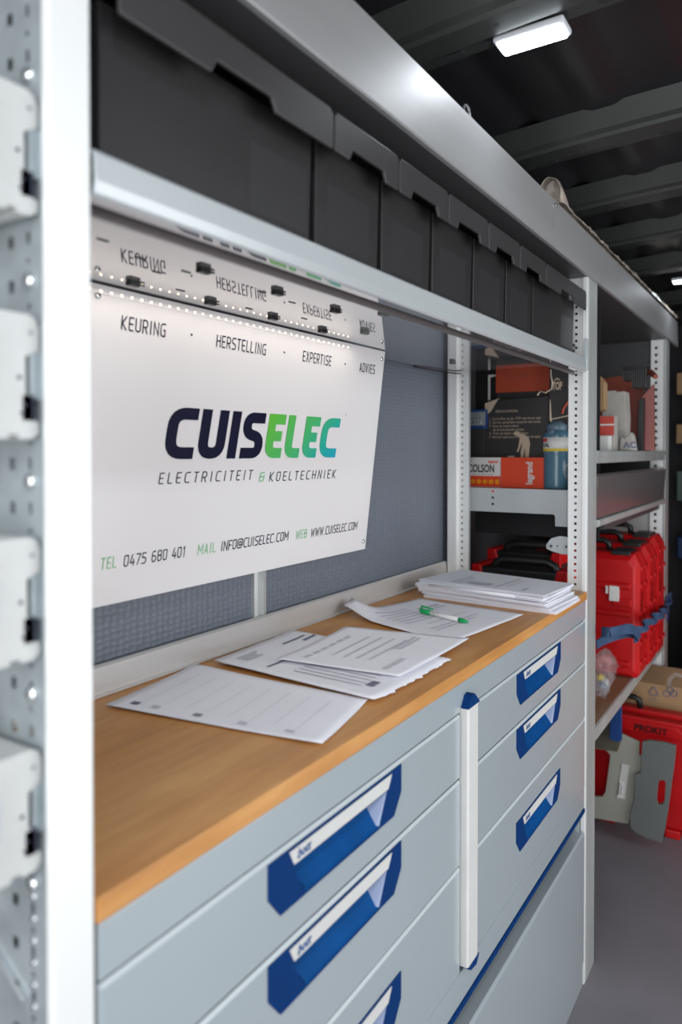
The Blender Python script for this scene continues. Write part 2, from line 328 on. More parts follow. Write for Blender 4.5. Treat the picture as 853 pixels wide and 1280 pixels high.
# wall panels behind the bench, part of the left wall
wl = bpy.data.objects['wall_left']
for a, b in ((.30, 1.018), (1.040, 1.86)): MB().box((-.393,a,.90),(-.387,b,1.62)).build('wall_panel', M['panel'], wl, bevel=.001)
j = MB(); j.prism([(-.387,1.010,.90),(-.381,1.012,.90),(-.379,1.020,.90),(-.384,1.024,.90),(-.384,1.032,.90),(-.379,1.036,.90),(-.381,1.046,.90),(-.387,1.048,.90)],(0,0,.72)); j.build('joint_strip', M['postgrey'], wl)
MB().box((-.46,.30,.0),(-.395,.33,1.9)).box((-.46,1.84,.0),(-.395,1.87,1.9)).build('wall_rib', M['wall'], wl)

# ------------------------------------------------------------ RACK FRAMES
def flange(org, wdt, z0, z1, pitch=.0165, hole=.006, cols=(.5,), ua=(1,0,0)):
    us = [0]; hc = []
    for c in cols: us += [wdt*c - hole/2, wdt*c + hole/2]; hc.append(len(us)-2)
    us.append(wdt); vs = [z0]; z = z0 + pitch; hr = []
    while z < z1 - pitch: vs += [z - hole/2, z + hole/2]; hr.append(len(vs)-2); z += pitch
    vs.append(z1); hr = set(hr); hc = set(hc)
    return MB().perf(org, ua, (0,0,1), us, vs, lambda i, j: i in hc and j in hr)
# near frame
fr = thing('rack_frame', 'bright out-of-focus white upright at the left with perforated steel side', 'rack frame', (-.19,.34,0))
p = MB(); p.prism([(0,.3235,0),(0,.3575,0),(-.002,.3605,0),(-.045,.3605,0),(-.045,.3575,0),(-.004,.3575,0),(-.004,.3275,0),(-.008,.3275,0),(-.008,.3235,0)],(0,0,1.722)); p.build('front_post', M['post'], fr, bevel=.0012)
us = [0,.3,.303]; 
us = [0]; cols = []
for c, hw in ((.04,.003),(.10,.003),(.16,.003),(.22,.003),(.268,.003),(.3175,.0035),(.3385,.002)): us += [c-hw, c+hw]; cols.append(len(us)-2)
us.append(.359); vs = [0]; rows = {}; z = .02; k = 0
while z < 1.7:
    hh = .0045 if k % 2 == 0 else .002; vs += [z-hh, z+hh]; rows[len(vs)-2] = k % 2; z += .0163; k += 1
vs.append(1.722)
MB().perf((-.365,.3262,0),(1,0,0),(0,0,1),us,vs,lambda i,j: j in rows and ((i in cols[:-1] and rows[j]==0) or i==cols[-1])).build('perforated_side', M['galv'], fr, solid=.0015)
MB().box((-.375,.3235,0),(-.365,.3605,1.722)).build('rear_post', M['galv'], fr, bevel=.001)
for z in (1.571,1.4235,1.2785,1.124,.985,.840,.69): MB().lathe((0,0,0),[(.0065,0),(.0065,.001),(.0055,.0028),(.003,.0038),(0.0005,.0041)],14)
for z in (1.571,1.424,1.279,1.124,.985,.84):
    b = MB(); c = Vector((-.0255,.3254,z)); b.tube([c, c+Vector((0,-.0015,0)), c+Vector((0,-.0030,0)), c+Vector((0,-.0038,0))], [.0066,.0062,.0046,.002], 14); b.build('bolt', M['zinc'], fr, smooth=True)
dimp = MB(); z = .60
while z < .985:
    c = Vector((-.0255,.3254,z)); dimp.tube([c, c+Vector((0,-.0016,0))],[.0032,.0018],8); z += .0163
tag(dimp.build('punched_dimple', M['zinc'], fr), kind='stuff')
for z in (1.512,1.355,1.198,1.045): MB().box((-.11,.3175,z-.0175),(-.014,.3255,z+.0175)).build('mounting_rail', M['galv'], fr)
MB().tube([(-.09,.3235,.93),(-.035,.3235,.895)],.0018,8).build('tie_rod', M['zinc'], fr)

# circuit breakers (stacks of modules standing on the rails)
def breaker(z0, lab, h=.088, smooth=False):
    t = thing('circuit_breaker', lab, 'circuit breaker', (-.05,.29,z0), group='circuit breakers on the perforated side')
    for k in range(4):
        x1 = -.0125 - k*.0182
        def P(y, z): return (x1, .318 + y, z0 + z)
        pts = [(0,.0),(-.002,.006),(-.012,.006) if smooth else (-.010,.006),(-.010,.012),(-.0095,.030),(-.0065,.031),(-.0065,.060),(.0,.062),(.001,.070),(-.001,h-.006),(-.006,h-.002),(-.045,h),(-.047,h-.022),(-.060,h-.023),(-.060,.022),(-.047,.021),(-.045,0),(-.034,0),(-.034,.003),(-.028,.003),(-.028,0),(-.018,0),(-.018,.003),(-.013,.003),(-.013,0)]
        pts = [(0,0),(.006,.004),(.006,.012),(.001,.014),(.001,.030),(-.0045,.032),(-.0045,.058),(.002,.061),(.0065,.063),(.0065,h-.010),(.004,h-.003),(-.002,h),(-.045,h),(-.047,h-.022),(-.060,h-.023),(-.060,.022),(-.047,.021),(-.045,0),(-.034,0),(-.034,.003),(-.028,.003),(-.028,0),(-.018,0),(-.018,.003),(-.010,.003),(-.010,0)]
        o = MB().prism([P(*q) for q in pts], (-.0178,0,0)).build('module', M['mcb'], t, bevel=.0008)
    for (y, z, r) in ((-.008,.018,.0014),(-.006,.024,.0013),(-.010,.043,.0016),(-.024,.070,.0016),(-.001,.075,.0012),(-.028,.04,.0016),(-.028,.02,.0016)):
        MB().disc((-.0124,.318+y,z0+z),(1,0,0),r,.0004,10).build('rivet', M['mcbd'] if y > -.02 else M['mcb'], t)
    MB().box((-.0125,.3105,z0+.013),(-.06,.320,z0+.031)).build('rail_clip', M['mcbd'], t)
    g = MB()
    for k in range(5): g.box((-.0124,.288+.001*(k%2),z0+.033+k*.006),(-.0121,.292,z0+.0365+k*.006))
    g.build('side_print', mat('faint_grey_print', (.42,.47,.52), .5) if 'faint_grey_print' not in bpy.data.materials else bpy.data.materials['faint_grey_print'], t)
breaker(1.466, 'topmost grey circuit breaker on the perforated steel side at left')
breaker(1.309, 'second circuit breaker from the top on the perforated side')
breaker(1.152, 'third circuit breaker from the top, white with a rough side')
breaker(1.001, 'lowest circuit breaker of the four on the perforated side')

# middle frame
fr = thing('rack_frame', 'full-height grey upright at the far end of the drawer bench', 'rack frame', (-.19,1.86,0))
p = MB(); p.prism([(0,1.818,0),(0,1.900,0),(-.045,1.900,0),(-.045,1.897,0),(-.004,1.897,0),(-.004,1.822,0),(-.008,1.822,0),(-.008,1.818,0)],(0,0,1.722)); p.build('front_post', M['postgrey'], fr, bevel=.0012)
MB().box((-.012,1.806,0),(-.001,1.817,1.722)).build('edge_strip', M['post'], fr, bevel=.001)
flange((-.047,1.814,.96),.036,0,.765).build('front_flange', M['post'], fr, solid=.0015)
MB().box((-.047,1.8135,0),(-.045,1.84,1.722)).build('flange_return', M['post'], fr)
flange((-.344,1.83,.96),.029,0,.765,cols=(.35,)).build('rear_flange', M['post'], fr, solid=.0015)
MB().box((-.372,1.818,0),(-.344,1.860,1.722)).build('rear_post', M['post'], fr, bevel=.002)
flange((-.315,1.83,.96),.010,0,.765,cols=(.5,),hole=.004,ua=(0,1,0)).build('rear_return', M['postgrey'], fr, solid=.0015)
# swivel bracket on the far side of the flange
pts = [at('y',1.822,*q) for q in ((714,672),(714,697),(711,697),(711,693),(703,693),(690,689),(683.5,686),(683,681),(689,673),(700,670),(711,671.5))]
b = MB().prism(pts,(0,.003,0)).build('hinge_plate', M['rim'], fr, bevel=.0006)
for q in ((689.5,682.5),(708.5,683.5)):
    c = at('y',1.8215,*q); MB().tube([c, c+Vector((0,-.002,0))],[.006,.005],14).build('rivet', M['zinc'], b)
    MB().disc(c+Vector((0,-.0026,0)),(0,1,0),.0028,.001).build('rivet_hole', M['gap'], b)
MB().disc(at('y',1.8215,697,682.6),(0,1,0),.002,.0006).build('plate_hole', M['gap'], b)
# far frame
fr = thing('rack_frame', 'grey upright beyond the red cases, furthest of the rack uprights', 'rack frame', (-.19,3.0,0))
MB().prism([(0,2.955,0),(0,3.03,0),(-.045,3.03,0),(-.045,3.027,0),(-.004,3.027,0),(-.004,2.958,0),(-.008,2.958,0),(-.008,2.955,0)],(0,0,1.722)).build('front_post', M['postgrey'], fr, bevel=.001)
flange((-.052,2.95,.0),.044,0,1.72,cols=(.42,),pitch=.026,hole=.010).build('front_flange', M['post'], fr, solid=.0015)
MB().box((-.372,2.957,1.10),(-.054,2.962,1.72)).build('side_sheet', M['hunder'], fr)  # upper part of the sheet coloured dark for the shade in that bay
MB().box((-.372,2.957,0),(-.054,2.962,1.098)).build('side_sheet', M['postgrey'], fr)  # lower part of the same sheet in lighter grey, as lit
MB().box((-.10,2.93,1.585),(-.055,2.956,1.60)).box((-.10,2.93,1.565),(-.055,2.956,1.575)).build('cross_rail', M['zinc'], fr)

# ------------------------------------------------------------ HEADER PANELS
def header(y0, y1, lab):
    t = thing('header_panel', lab, 'panel', (0,(y0+y1)/2,1.722))
    MB().prism([(.004,y0,1.7225),(.006,y0,1.7245),(.002,y0,1.823),(-.004,y0,1.829),(-.05,y0,1.829),(-.05,y0,1.827),(-.005,y0,1.827),(.0,y0,1.822),(.002,y0,1.7265),(-.003,y0,1.7265),(-.003,y0,1.7225)],(0,y1-y0,0)).build('sheet', M['alu'], t)
    MB().box((-.33,y0,1.7225),(-.0035,y1,1.7265)).build('underside', M['hunder'], t)  # shade below the fascia put in as a dark colour
    MB().disc((.0045,y0+.02,1.812),(1,0,0),.005,.002).build('screw', M['zinc'], t) if y0 > 1 else None
    return t
header(.2, 1.504, 'long brushed aluminium fascia above the dark storage bins')
header(1.506, 3.21, 'further brushed aluminium fascia running on beyond the panel joint')
# crinkled film along the top of the far header, little clip on the near one
mb = MB(); n = 90; rows = 6
V = []
for i in range(n+1):
    y = 1.56 + 1.62*i/n; hgt = .013 + .014*noise.noise(Vector((y*9,0,0))) + (.045 if i < 3 else 0) + .012*(i/n)
    for k in range(rows+1):
        a = math.pi*k/rows; V.append((-.022 + .028*math.cos(a) + .006*noise.noise(Vector((y*40,k,3))), y, 1.8305 + max(.006,hgt)*math.sin(a) + (.004*noise.noise(Vector((y*60,k*2,1))) if 0<k<rows else 0)))
mb.raw(V, [(i*(rows+1)+k, i*(rows+1)+k+1, (i+1)*(rows+1)+k+1, (i+1)*(rows+1)+k) for i in range(n) for k in range(rows)])
tag(mb.build('plastic_film', M['film'], solid=.001), 'crinkled strip of beige plastic film lying along the far fascia top', 'plastic film')
mb = MB(); mb.tube([(-.004,1.075+.012*math.cos(a),1.829+.012*math.sin(a)) for a in [math.pi*k/8 for k in range(9)]],.002,6)
tag(mb.build('wire_clip', M['zinc']), 'small wire loop on top of the near fascia', 'clip')

# ------------------------------------------------------------ UPPER SHELF
sh = thing('upper_shelf', 'long grey steel shelf carrying the dark storage bins', 'shelf', (-.17,1.09,1.495))
MB().box((-.37,.363,1.5125),(-.006,1.805,1.5155)).build('deck', M['under'], sh)
MB().prism([(-.003,.363,1.527),(0,.363,1.524),(.001,.363,1.503),(-.001,.363,1.4945),(-.003,.363,1.4925),(-.018,.363,1.4925),(-.018,.363,1.4940),(-.004,.363,1.4945),(-.002,.363,1.504),(-.003,.363,1.522),(-.006,.363,1.5245),(-.014,.363,1.5245),(-.014,.363,1.527)],(0,1.442,0)).build('front_rim', M['rim'], sh, bevel=.0008)
MB().prism([(-.006,1.796,1.497),(-.006,1.796,1.572),(.002,1.796,1.572),(.002,1.796,1.497)],(0,.0095,0)).build('end_bracket', M['rim'], sh, bevel=.001)
for k in range(4): MB().disc((-.032,1.8048,1.520+.013*k),(0,-1,0),.004,.003,8).build('end_rivet', M['zinc'], sh)
MB().box((-.0322,.363,1.4868),(-.0305,1.805,1.5124)).build('inner_lip', M['flap'], sh)
MB().prism([(-.0045,.363,1.4930),(-.0178,.363,1.4930),(-.0178,.363,1.4921),(-.0045,.363,1.4921)],(0,1.442,0)).build('glossy_return', M['under'], sh)
# clips and slots on the underside
cl = [(505,665),(688,721),(832,766),(330,698),(522,746),(677,784),(800,817)]   # in 1.984x crop px (0,0)
def clip(px, py, wide):
    p = at('z',1.5125,px,py)
    m = MB(); m.box((p.x-.005,p.y-.008,1.5065),(p.x+.004,p.y+.009,1.5125)).box((p.x-.002,p.y+.008,1.5095),(p.x+.0,p.y+.020,1.512)) ; m.build('shelf_clip', M['black' if wide else 'mgrey'], sh, bevel=.001)
for x, y in cl: clip(x/1.984, y/1.984, True)
for x, y in ((455.9,413.6),(478.7,390),(566,452)): clip(x, y, False)
for x, y in ((255,595),(462,674),(448,720),(348,640),(650,724),(618,765),(725,750),(755,790),(390,675)):
    p = at('z',1.5125,x/1.984,y/1.984); MB().box((p.x-.0015,p.y-.007,1.5118),(p.x+.0015,p.y+.007,1.513)).build('slot', M['gap'], sh)

# ------------------------------------------------------------ STORAGE BINS
def storage_bin(y0, y1, lab, lx):
    yc = (y0+y1)/2; z0 = 1.5160; t = thing('storage_bin', lab, 'storage bin', (-.17,yc,z0), group='dark storage bins on the upper shelf')
    g = .0045
    b = MB(); b.raw([(-.33,y0+g+.006,z0),(-.031,y0+g+.002,z0),(-.031,y1-g-.002,z0),(-.33,y1-g-.006,z0),(-.335,y0+g,z0+.144),(-.028,y0+g,z0+.144),(-.028,y1-g,z0+.144),(-.335,y1-g,z0+.144)],[(0,3,2,1),(4,5,6,7),(0,1,5,4),(1,2,6,5),(2,3,7,6),(3,0,4,7)])
    b.build('body', M['bin'], t, bevel=.0008)
    # lid: sloped top, hanging apron with a notch in the middle
    w = y1-y0; e = (.105 if w > .2 else .034); s = .007; a, d = y0+.0015, y1-.0015; zt = 1.683; zb = 1.6385; zn = 1.6515
    L = MB()
    prof = [(a,zb+.002),(a+.002,zb),(y0+e,zb),(y0+e+s,zn),(y1-e-s,zn),(y1-e,zb),(d-.002,zb),(d,zb+.002),(d,zt-.006),(d-.006,zt),(a+.006,zt),(a,zt-.006)]
    L.prism([(.000,y,z) for y, z in prof], (-.0045,0,0))
    L.prism([(-.0045,a,zt-.004),(-.0045,a,zt-.001),(-.03,a,1.700),(-.33,a,1.700),(-.33,a,1.694),(-.03,a,1.694)],(0,d-a,0))
    L.build('lid', M['binlid'], t, bevel=.0015)
    lw = min(.10, w*.62); yl = y1 - .012 - lw if w > .2 else yc - lw/2
    q = lambda z: -.031+.003*(z-z0)/.144+.0003
    MB().prism([(q(z0+.03),yl,z0+.03),(q(z0+.03),yl+lw,z0+.03),(q(z0+.1),yl+lw,z0+.1),(q(z0+.1),yl,z0+.1)],(-.0012,0,0)).build('label_panel', M['binlabel'], t)
bn = [.386,.690,.845,1.0,1.160,1.318,1.476,1.792]
labs = ['wide dark storage bin nearest the bright white upright','narrow dark bin right after the wide nearest one','second narrow dark bin from the near end of the shelf','third and middle narrow dark bin on the upper shelf','fourth narrow dark bin counted from the near end','last narrow dark bin before the wide far one','wide dark bin at the far end of the upper shelf']
for i in range(7): storage_bin(bn[i], bn[i+1], labs[i], 0)

# ------------------------------------------------------------ SIGN BOARD
SY0, SY1, SZ0, SZ1, SX0, SX1 = .598, 1.346, 1.0925, 1.5105, -.3495, -.3005
def sp(y, z, n=0.): return Vector((SX0 + (SX1-SX0)*(z-SZ0)/(SZ1-SZ0) + n, y, z))
def sign_px(px, py):
    r = (_F * F_PX + _R * (px - PX) + _U * (PY - py)); A = sp(0, SZ0); B = sp(0, SZ1); nrm = (B-A).cross(Vector((0,1,0))); t = (A-CAM).dot(nrm)/r.dot(nrm); return CAM + r*t
sg = thing('company_sign', 'white board with green and navy lettering on the wall above the bench', 'sign', (SX0,(SY0+SY1)/2,SZ0))
MB().prism([sp(SY0,SZ0),sp(SY1,SZ0),sp(SY1,SZ1),sp(SY0,SZ1)],(-.003,0,0)).build('board', M['sign'], sg, bevel=.0004)
for y, z in ((SY0+.012,SZ1-.014),(SY1-.013,SZ1-.016),(SY1-.013,SZ0+.018)):
    c = sp(y,z); MB().tube([c, c+Vector((.0015,0,0)), c+Vector((.003,0,0))],[.0048,.0045,.0025],14).build('screw', M['zinc'], sg, smooth=True)
    MB().disc(c+Vector((.003,0,0)),(1,0,0),.002,.0004).build('screw_slot', M['gap'], sg)
def line(name, m, s, p0, p1, t=.11, gap=.18, shear=0, wk=1., yend=None, hz=None, r=.26):
    """p0 = pixel of lower-left of the text, p1 = pixel of upper-right"""
    a = sign_px(*p0); b = sign_px(*p1); h = hz or (b.z-a.z); wd = b.y-a.y
    mbx = MB(); stroke_text(mbx, s, h, lambda u, v: sp(a.y+u, a.z+v, .0006), t, gap, shear, width=wd - shear*h*0, wk=wk, r=r); return mbx.build(name, m, sg)
cap = .0185
line('heading_text', M['navy'], 'KEURING', (151,412), (207.5,405), hz=cap)
line('heading_text', M['navy'], 'HERSTELLING', (270,433.5), (333,430), hz=cap)
line('heading_text', M['navy'], 'EXPERTISE', (378,451.5), (414.5,448), hz=cap)
line('heading_text', M['navy'], 'ADVIES', (449,464.5), (469,460), hz=cap)
dt = MB()
for q in ((239.5,418.5),(355.5,440.5),(431.5,455)):
    c = sign_px(*q); dt.disc(c, (1,0,0), .0016, .0008)
dt.build('separator_dots', M['navy'], sg)
# logo
a = sign_px(203,573); a2 = sign_px(424,573); ztop = sign_px(225,509).z; zb = sign_px(225,574).z; H = ztop-zb
wl_ = {'C':.66,'U':.66,'I':.25,'S':.62,'E':.52,'L':.50}
tt = .232; gp = .085; shear = .085
tot = sum(wl_[c] for c in 'CUISELEC') + gp*7
y_end = sign_px(421.5,570).y; k = (y_end - a.y)/(tot*H + shear*H)
LOGO = None
u = 0; m1, m2 = MB(), MB(); ys = []
for i, c in enumerate('CUISELEC'):
    ys.append(u)
    tgt = m1 if i < 4 else m2
    G = glyph(c, wl_[c]/1, tt, .42)
    for pl in G: ribbon(tgt, rpoly(pl, .3), tt, lambda x, y, u=u: sp(a.y + (u+x+shear*y)*H*k, zb + y*H, .0007 + .0001*(pl is not G[0])))
    u += wl_[c] + gp
yA = a.y + ys[4]*H*k; zrel = zb
LOGO = (0, 0)
lo1 = m1.build('logo_text', M['navy'], sg)
# gradient in the object's own space (origin of the sign empty)
v0 = (yA - sg.location.y) - 1.1*(ztop - sg.location.z); v1 = (y_end - sg.location.y) - 1.1*(zb - sg.location.z)
LOGO = (v0, v1); lo2 = m2.build('logo_text', logo_mat(), sg); lo2['label'] = 'green to teal half of the logo lettering'
MB().tube([sign_px(433,519)+Vector((.0006,0,0)), sign_px(433,519)+Vector((.001,0,0))],.003,12).build('logo_mark', M['grey'], sg)
line('tagline_text', M['navy'], 'ELECTRICITEIT', (197.5,605.5), (314.5,600), t=.10, gap=.42, hz=.0165, shear=.12)
line('tagline_text', M['pgreen'], '&', (323,602.5), (329.5,600), t=.12, hz=.0165, shear=.12)
line('tagline_text', M['navy'], 'KOELTECHNIEK', (336,602), (419,596), t=.10, gap=.42, hz=.0165, shear=.12)
ch = .0165
line('contact_text', M['pgreen'], 'TEL', (125,713), (145.5,702), hz=ch, shear=.06)
line('contact_text', M['navy'], '0475 680 401', (154,709), (231,695), hz=ch, shear=.06)
line('contact_text', M['pgreen'], 'MAIL', (246.5,694), (269.5,686), hz=ch, shear=.06)
line('contact_text', M['navy'], 'INFO@CUISELEC.COM', (275.5,689.5), (360,673), hz=ch, shear=.06, gap=.14)
line('contact_text', M['pgreen'], 'WEB', (369,674.5), (383.5,668), hz=ch, shear=.06)
line('contact_text', M['navy'], 'WWW.CUISELEC.COM', (388,671.5), (446.5,656), hz=ch, shear=.06, gap=.14)
# LED tape along the sign top
lt = thing('led_strip', 'warm glowing LED tape under the shelf along the sign top', 'light strip', (-.290,.88,1.512))
MB().box((-.3012,.50,1.4990),(-.3003,1.215,1.5100)).build('tape', M['sign'], lt)
area('led_strip_light', (-.270,.86,1.506), (R(0),0,0), .012, .72, .20, (1,.90,.80))
for k in range(42): y = .512 + k*.0167; MB().box((-.3004,y,1.5015),(-.2992,y+.0022,1.5031)).build('led', M['led'], lt)
mb = MB(); mb.tube([(-.374+.0,1.62,1.5105),(-.36,1.70,1.510),(-.345,1.80,1.509),(-.33,1.812,1.508)],.0016,6)
tag(mb.build('black_cable', M['black']), 'thin black cable along the shelf underside to the rear upright', 'cable')

# ------------------------------------------------------------ WORKTOP + UPSTAND
wt = MB(); wt.box((-.372,.362,.942),(0,1.812,.962)); tag(wt.build('worktop', M['wood'], bevel=.0015), 'long beech wood worktop on top of the drawer cabinet', 'worktop')
up = MB(); up.prism([(-.386,.362,.9622),(-.366,.362,.9622),(-.3655,.362,.965),(-.372,.362,.9665),(-.373,.362,1.002),(-.376,.362,1.0055),(-.380,.362,1.0055),(-.3855,.362,1.000)],(0,1.455,0))
tag(up.build('aluminium_upstand', M['lip'], bevel=.0008), 'low aluminium upstand strip along the rear of the worktop', 'trim strip')

# ------------------------------------------------------------ DRAWER CABINET
cb = thing('drawer_cabinet', 'grey-blue drawer cabinet with recessed blue handles under the worktop', 'cabinet', (-.19,1.09,.43))
Y0, YM0, YM1, Y1_ = .364, 1.048, 1.098, 1.800
MB().box((-.37,Y0,.437),(-.02,Y1_,.9415)).build('body', M['gap'], cb)
MB().box((-.02,Y0,.8970),(-.0010,Y1_+.004,.9415)).build('top_rail', M['drawer'], cb, bevel=.001)
MB().box((-.02,Y0,.438),(-.0015,Y1_,.4855)).build('bottom_rail', M['drawer'], cb, bevel=.001)
MB().box((-.02,Y0,.428),(.0012,Y1_,.4375)).build('blue_edge', M['blue'], cb, bevel=.001)
def drawer(y0, y1, z0, z1, hy, hz):
    d = MB(); H = [(hy+.020,hz-.061),(hy+.262,hz-.061),(hy+.282,hz-.036),(hy+.282,hz),(hy,hz),(hy,hz-.036)]
    X0 = -.0002; e = .0022
    O = [(y0+e,z0+e),(y1-e,z0+e),(y1-e,z1-e*1.6),(y0+e,z1-e*1.6)]; O2 = [(y0,z0),(y1,z0),(y1,z1),(y0,z1)]
    f = lambda q, x=X0: (x, q[0], q[1]); A, B, C, D = O
    d.face([f(A),f(B),f(H[1]),f(H[0])]).face([f(B),f(C),f(H[3]),f(H[2])]).face([f(B),f(H[2]),f(H[1])]).face([f(C),f(D),f(H[4]),f(H[3])]).face([f(D),f(A),f(H[5]),f(H[4])]).face([f(A),f(H[0]),f(H[5])])
    for i in range(4):
        j = (i+1) % 4
        d.m = 1 if i == 2 else 0  # top bevel in a lighter colour paints the edge highlight
        d.face([f(O[i]),f(O[j]),f(O2[j],-.003),f(O2[i],-.003)]); d.m = 0
        d.face([f(O2[i],-.003),f(O2[j],-.003),f(O2[j],-.019),f(O2[i],-.019)])
    for i in range(6): j = (i+1) % 6; d.face([f(H[i]),f(H[j]),f(H[j],-.019),f(H[i],-.019)])
    dr = d.build('drawer', [M['drawer'], M['dedge']], cb)
    # handle: blue moulding with pocket
    h = MB(); P = [(hy+.062,hz-.057),(hy+.222,hz-.057),(hy+.242,hz-.0205),(hy+.040,hz-.0205)]   # opening bl, br, tr, tl
    xf = .0012; g = lambda q, x=xf: (x, q[0], q[1])
    h.face([g(H[0]),g(H[1]),g(P[1]),g(P[0])]).face([g(H[1]),g(H[2]),g(H[3]),g(P[2]),g(P[1])]).face([g(H[3]),g(H[4]),g(P[3]),g(P[2])]).face([g(H[4]),g(H[5]),g(H[0]),g(P[0]),g(P[3])])
    for i in range(6): j = (i+1) % 6; h.face([g(H[i]),g(H[j]),g(H[j],-.002),g(H[i],-.002)])
    Q = [(P[0][0]+.004,P[0][1]+.002),(P[1][0]-.004,P[1][1]+.002),(P[2][0]-.020,P[2][1]+.001),(P[3][0]+.010,P[3][1]+.001)]; xb = -.0185
    W_ = [(Q[3][0]+.002,Q[3][1]-.013),(Q[2][0]-.002,Q[2][1]-.013)]
    h.m = 1; h.face([g(Q[0],-.001),g(Q[1],-.001),g(W_[1],xb),g(W_[0],xb)]); h.face([g(W_[0],xb),g(W_[1],xb),g(Q[2],xb),g(Q[3],xb)]); h.face([g(P[0]),g(P[1]),g(Q[1],-.001),g(Q[0],-.001)])
    h.m = 0; h.face([g(P[2]),g(P[3]),g(Q[3],xb),g(Q[2],xb)]); h.face([g(P[3]),g(P[0]),g(Q[0],-.001),g(W_[0],xb),g(Q[3],xb)])
    h.m = 2; h.face([g(P[1]),g(P[2]),g(Q[2],xb),g(W_[1],xb),g(Q[1],-.001)])
    hd = h.build('handle', [M['blue'], M['bluel'], M['pocketend']], dr)
    st = MB(); st.prism([(.0012,hy+.042,hz-.0185),(.0012,hy+.244,hz-.0185),(.0012,hy+.254,hz-.0025),(.0012,hy+.034,hz-.0025)],(.0016,0,0)); st.build('label_strip', M['strip'], dr, bevel=.0005)
    tx = MB(); flat_text(tx, 'bott', .014, lambda u, v: (.0031, hy+.046+u, hz-.0145+v), shear=.3, bold=.0004); tx.build('handle_print', M['bluel'], dr)
for y0, y1, hy in ((Y0, YM0, .568), (YM1, Y1_, 1.305)):
    for z0, z1, hz in ((.795,.8938,.8890), (.6580,.7915,.7870), (.4880,.6550,.6130)): drawer(y0, y1, z0, z1, hy, hz)
MB().prism([(-.005,1.052,.497),(.009,1.052,.497),(.011,1.056,.497),(.011,1.091,.497),(.009,1.095,.497),(-.005,1.095,.497)],(0,0,.407)).build('lock_bar', M['strip'], cb, bevel=.001)
MB().prism([(.012,1.050,.903),(.012,1.097,.903),(.0125,1.074,.922),(.012,1.063,.920)],(-.016,0,0)).build('lock_bar_cap', M['blue'], cb)
MB().prism([(.012,1.051,.498),(.012,1.096,.498),(.0125,1.085,.487),(.012,1.062,.490)],(-.016,0,0)).build('lock_bar_cap', M['blue'], cb)
# lower trough
tr = thing('storage_trough', 'plain grey closed compartment on the floor below the drawers', 'cabinet', (-.19,1.09,0))
MB().prism([(0,Y0,.062),(0,Y0,.374),(-.004,Y0,.378),(-.050,Y0,.378),(-.050,Y0,.36),(-.012,Y0,.36),(-.012,Y0,.062)],(0,Y1_-Y0,0)).build('front_panel', M['drawer'], tr, bevel=.001)
MB().box((-.012,Y0,.0),(-.003,Y1_,.060)).build('kick_plate', M['drawer'], tr, bevel=.001)
MB().box((-.37,Y0,.0),(-.36,Y1_,.427)).box((-.37,Y1_-.004,0),(-.012,Y1_,.427)).box((-.36,Y0,.05),(-.012,Y1_-.004,.06)).box((-.36,Y0,.300),(-.051,Y1_-.004,.305)).build('shell', M['rim'], tr)

# ------------------------------------------------------------ PAPERS
ZT = .9623
def sheet(name, lab, corners, z, amp=.002, curl=None, seed=0, layers=1, prints=None, group=None, cat='paper'):
    c = [Vector(at('z', z, *q)).xy if len(q) == 2 else Vector(q[:2]) for q in corners]   # order: p00, p10, p11, p01
    xs = [q.x for q in c]; ysb = [q.y for q in c]
    t = thing(name, lab, cat, ((min(xs)+max(xs))/2, (min(ysb)+max(ysb))/2, z), group)
    N = 20
    def P(u, v, dz=0):
        q = c[0]*(1-u)*(1-v) + c[1]*u*(1-v) + c[2]*u*v + c[3]*(1-u)*v
        h = amp*(.5+.5*noise.noise(Vector((u*2.3+seed, v*2.3, seed*1.7)))) + (amp*1.2)*max(0,(abs(v-.5)-.3))*2
        if curl: h += curl[2]*max(0, 1-math.hypot(u-curl[0], v-curl[1])/curl[3])**1.6
        return Vector((q.x, q.y, z + h + dz))
    for L in range(layers):
        m = MB(); off = .0006*(layers-1-L)
        V = [P(i/N, k/N, -0) + Vector((.003*L*random.uniform(-1,1) if L else 0, 0, off)) for k in range(N+1) for i in range(N+1)]
        m.raw(V, [(k*(N+1)+i, k*(N+1)+i+1, (k+1)*(N+1)+i+1, (k+1)*(N+1)+i) for k in range(N) for i in range(N)])
        m.build('sheet', M['paper'], t, smooth=True, solid=.00035)
    for mt, rects in (prints or {}).items():
        m = MB()
        for (u0, v0, u1, v1) in rects:
            n = max(1, int(max(abs(u1-u0), abs(v1-v0))*N)); horiz = abs(u1-u0) > abs(v1-v0)
            for i in range(n):
                a, b = i/n, (i+1)/n
                if horiz: qs = [(u0+(u1-u0)*a,v0),(u0+(u1-u0)*b,v0),(u0+(u1-u0)*b,v1),(u0+(u1-u0)*a,v1)]
                else: qs = [(u0,v0+(v1-v0)*a),(u1,v0+(v1-v0)*a),(u1,v0+(v1-v0)*b),(u0,v0+(v1-v0)*b)]
                m.face([P(x, y, .0012+.0006*(layers-1)) for x, y in qs])
        tag(m.build('print', M[mt], t), kind='stuff')
    return t
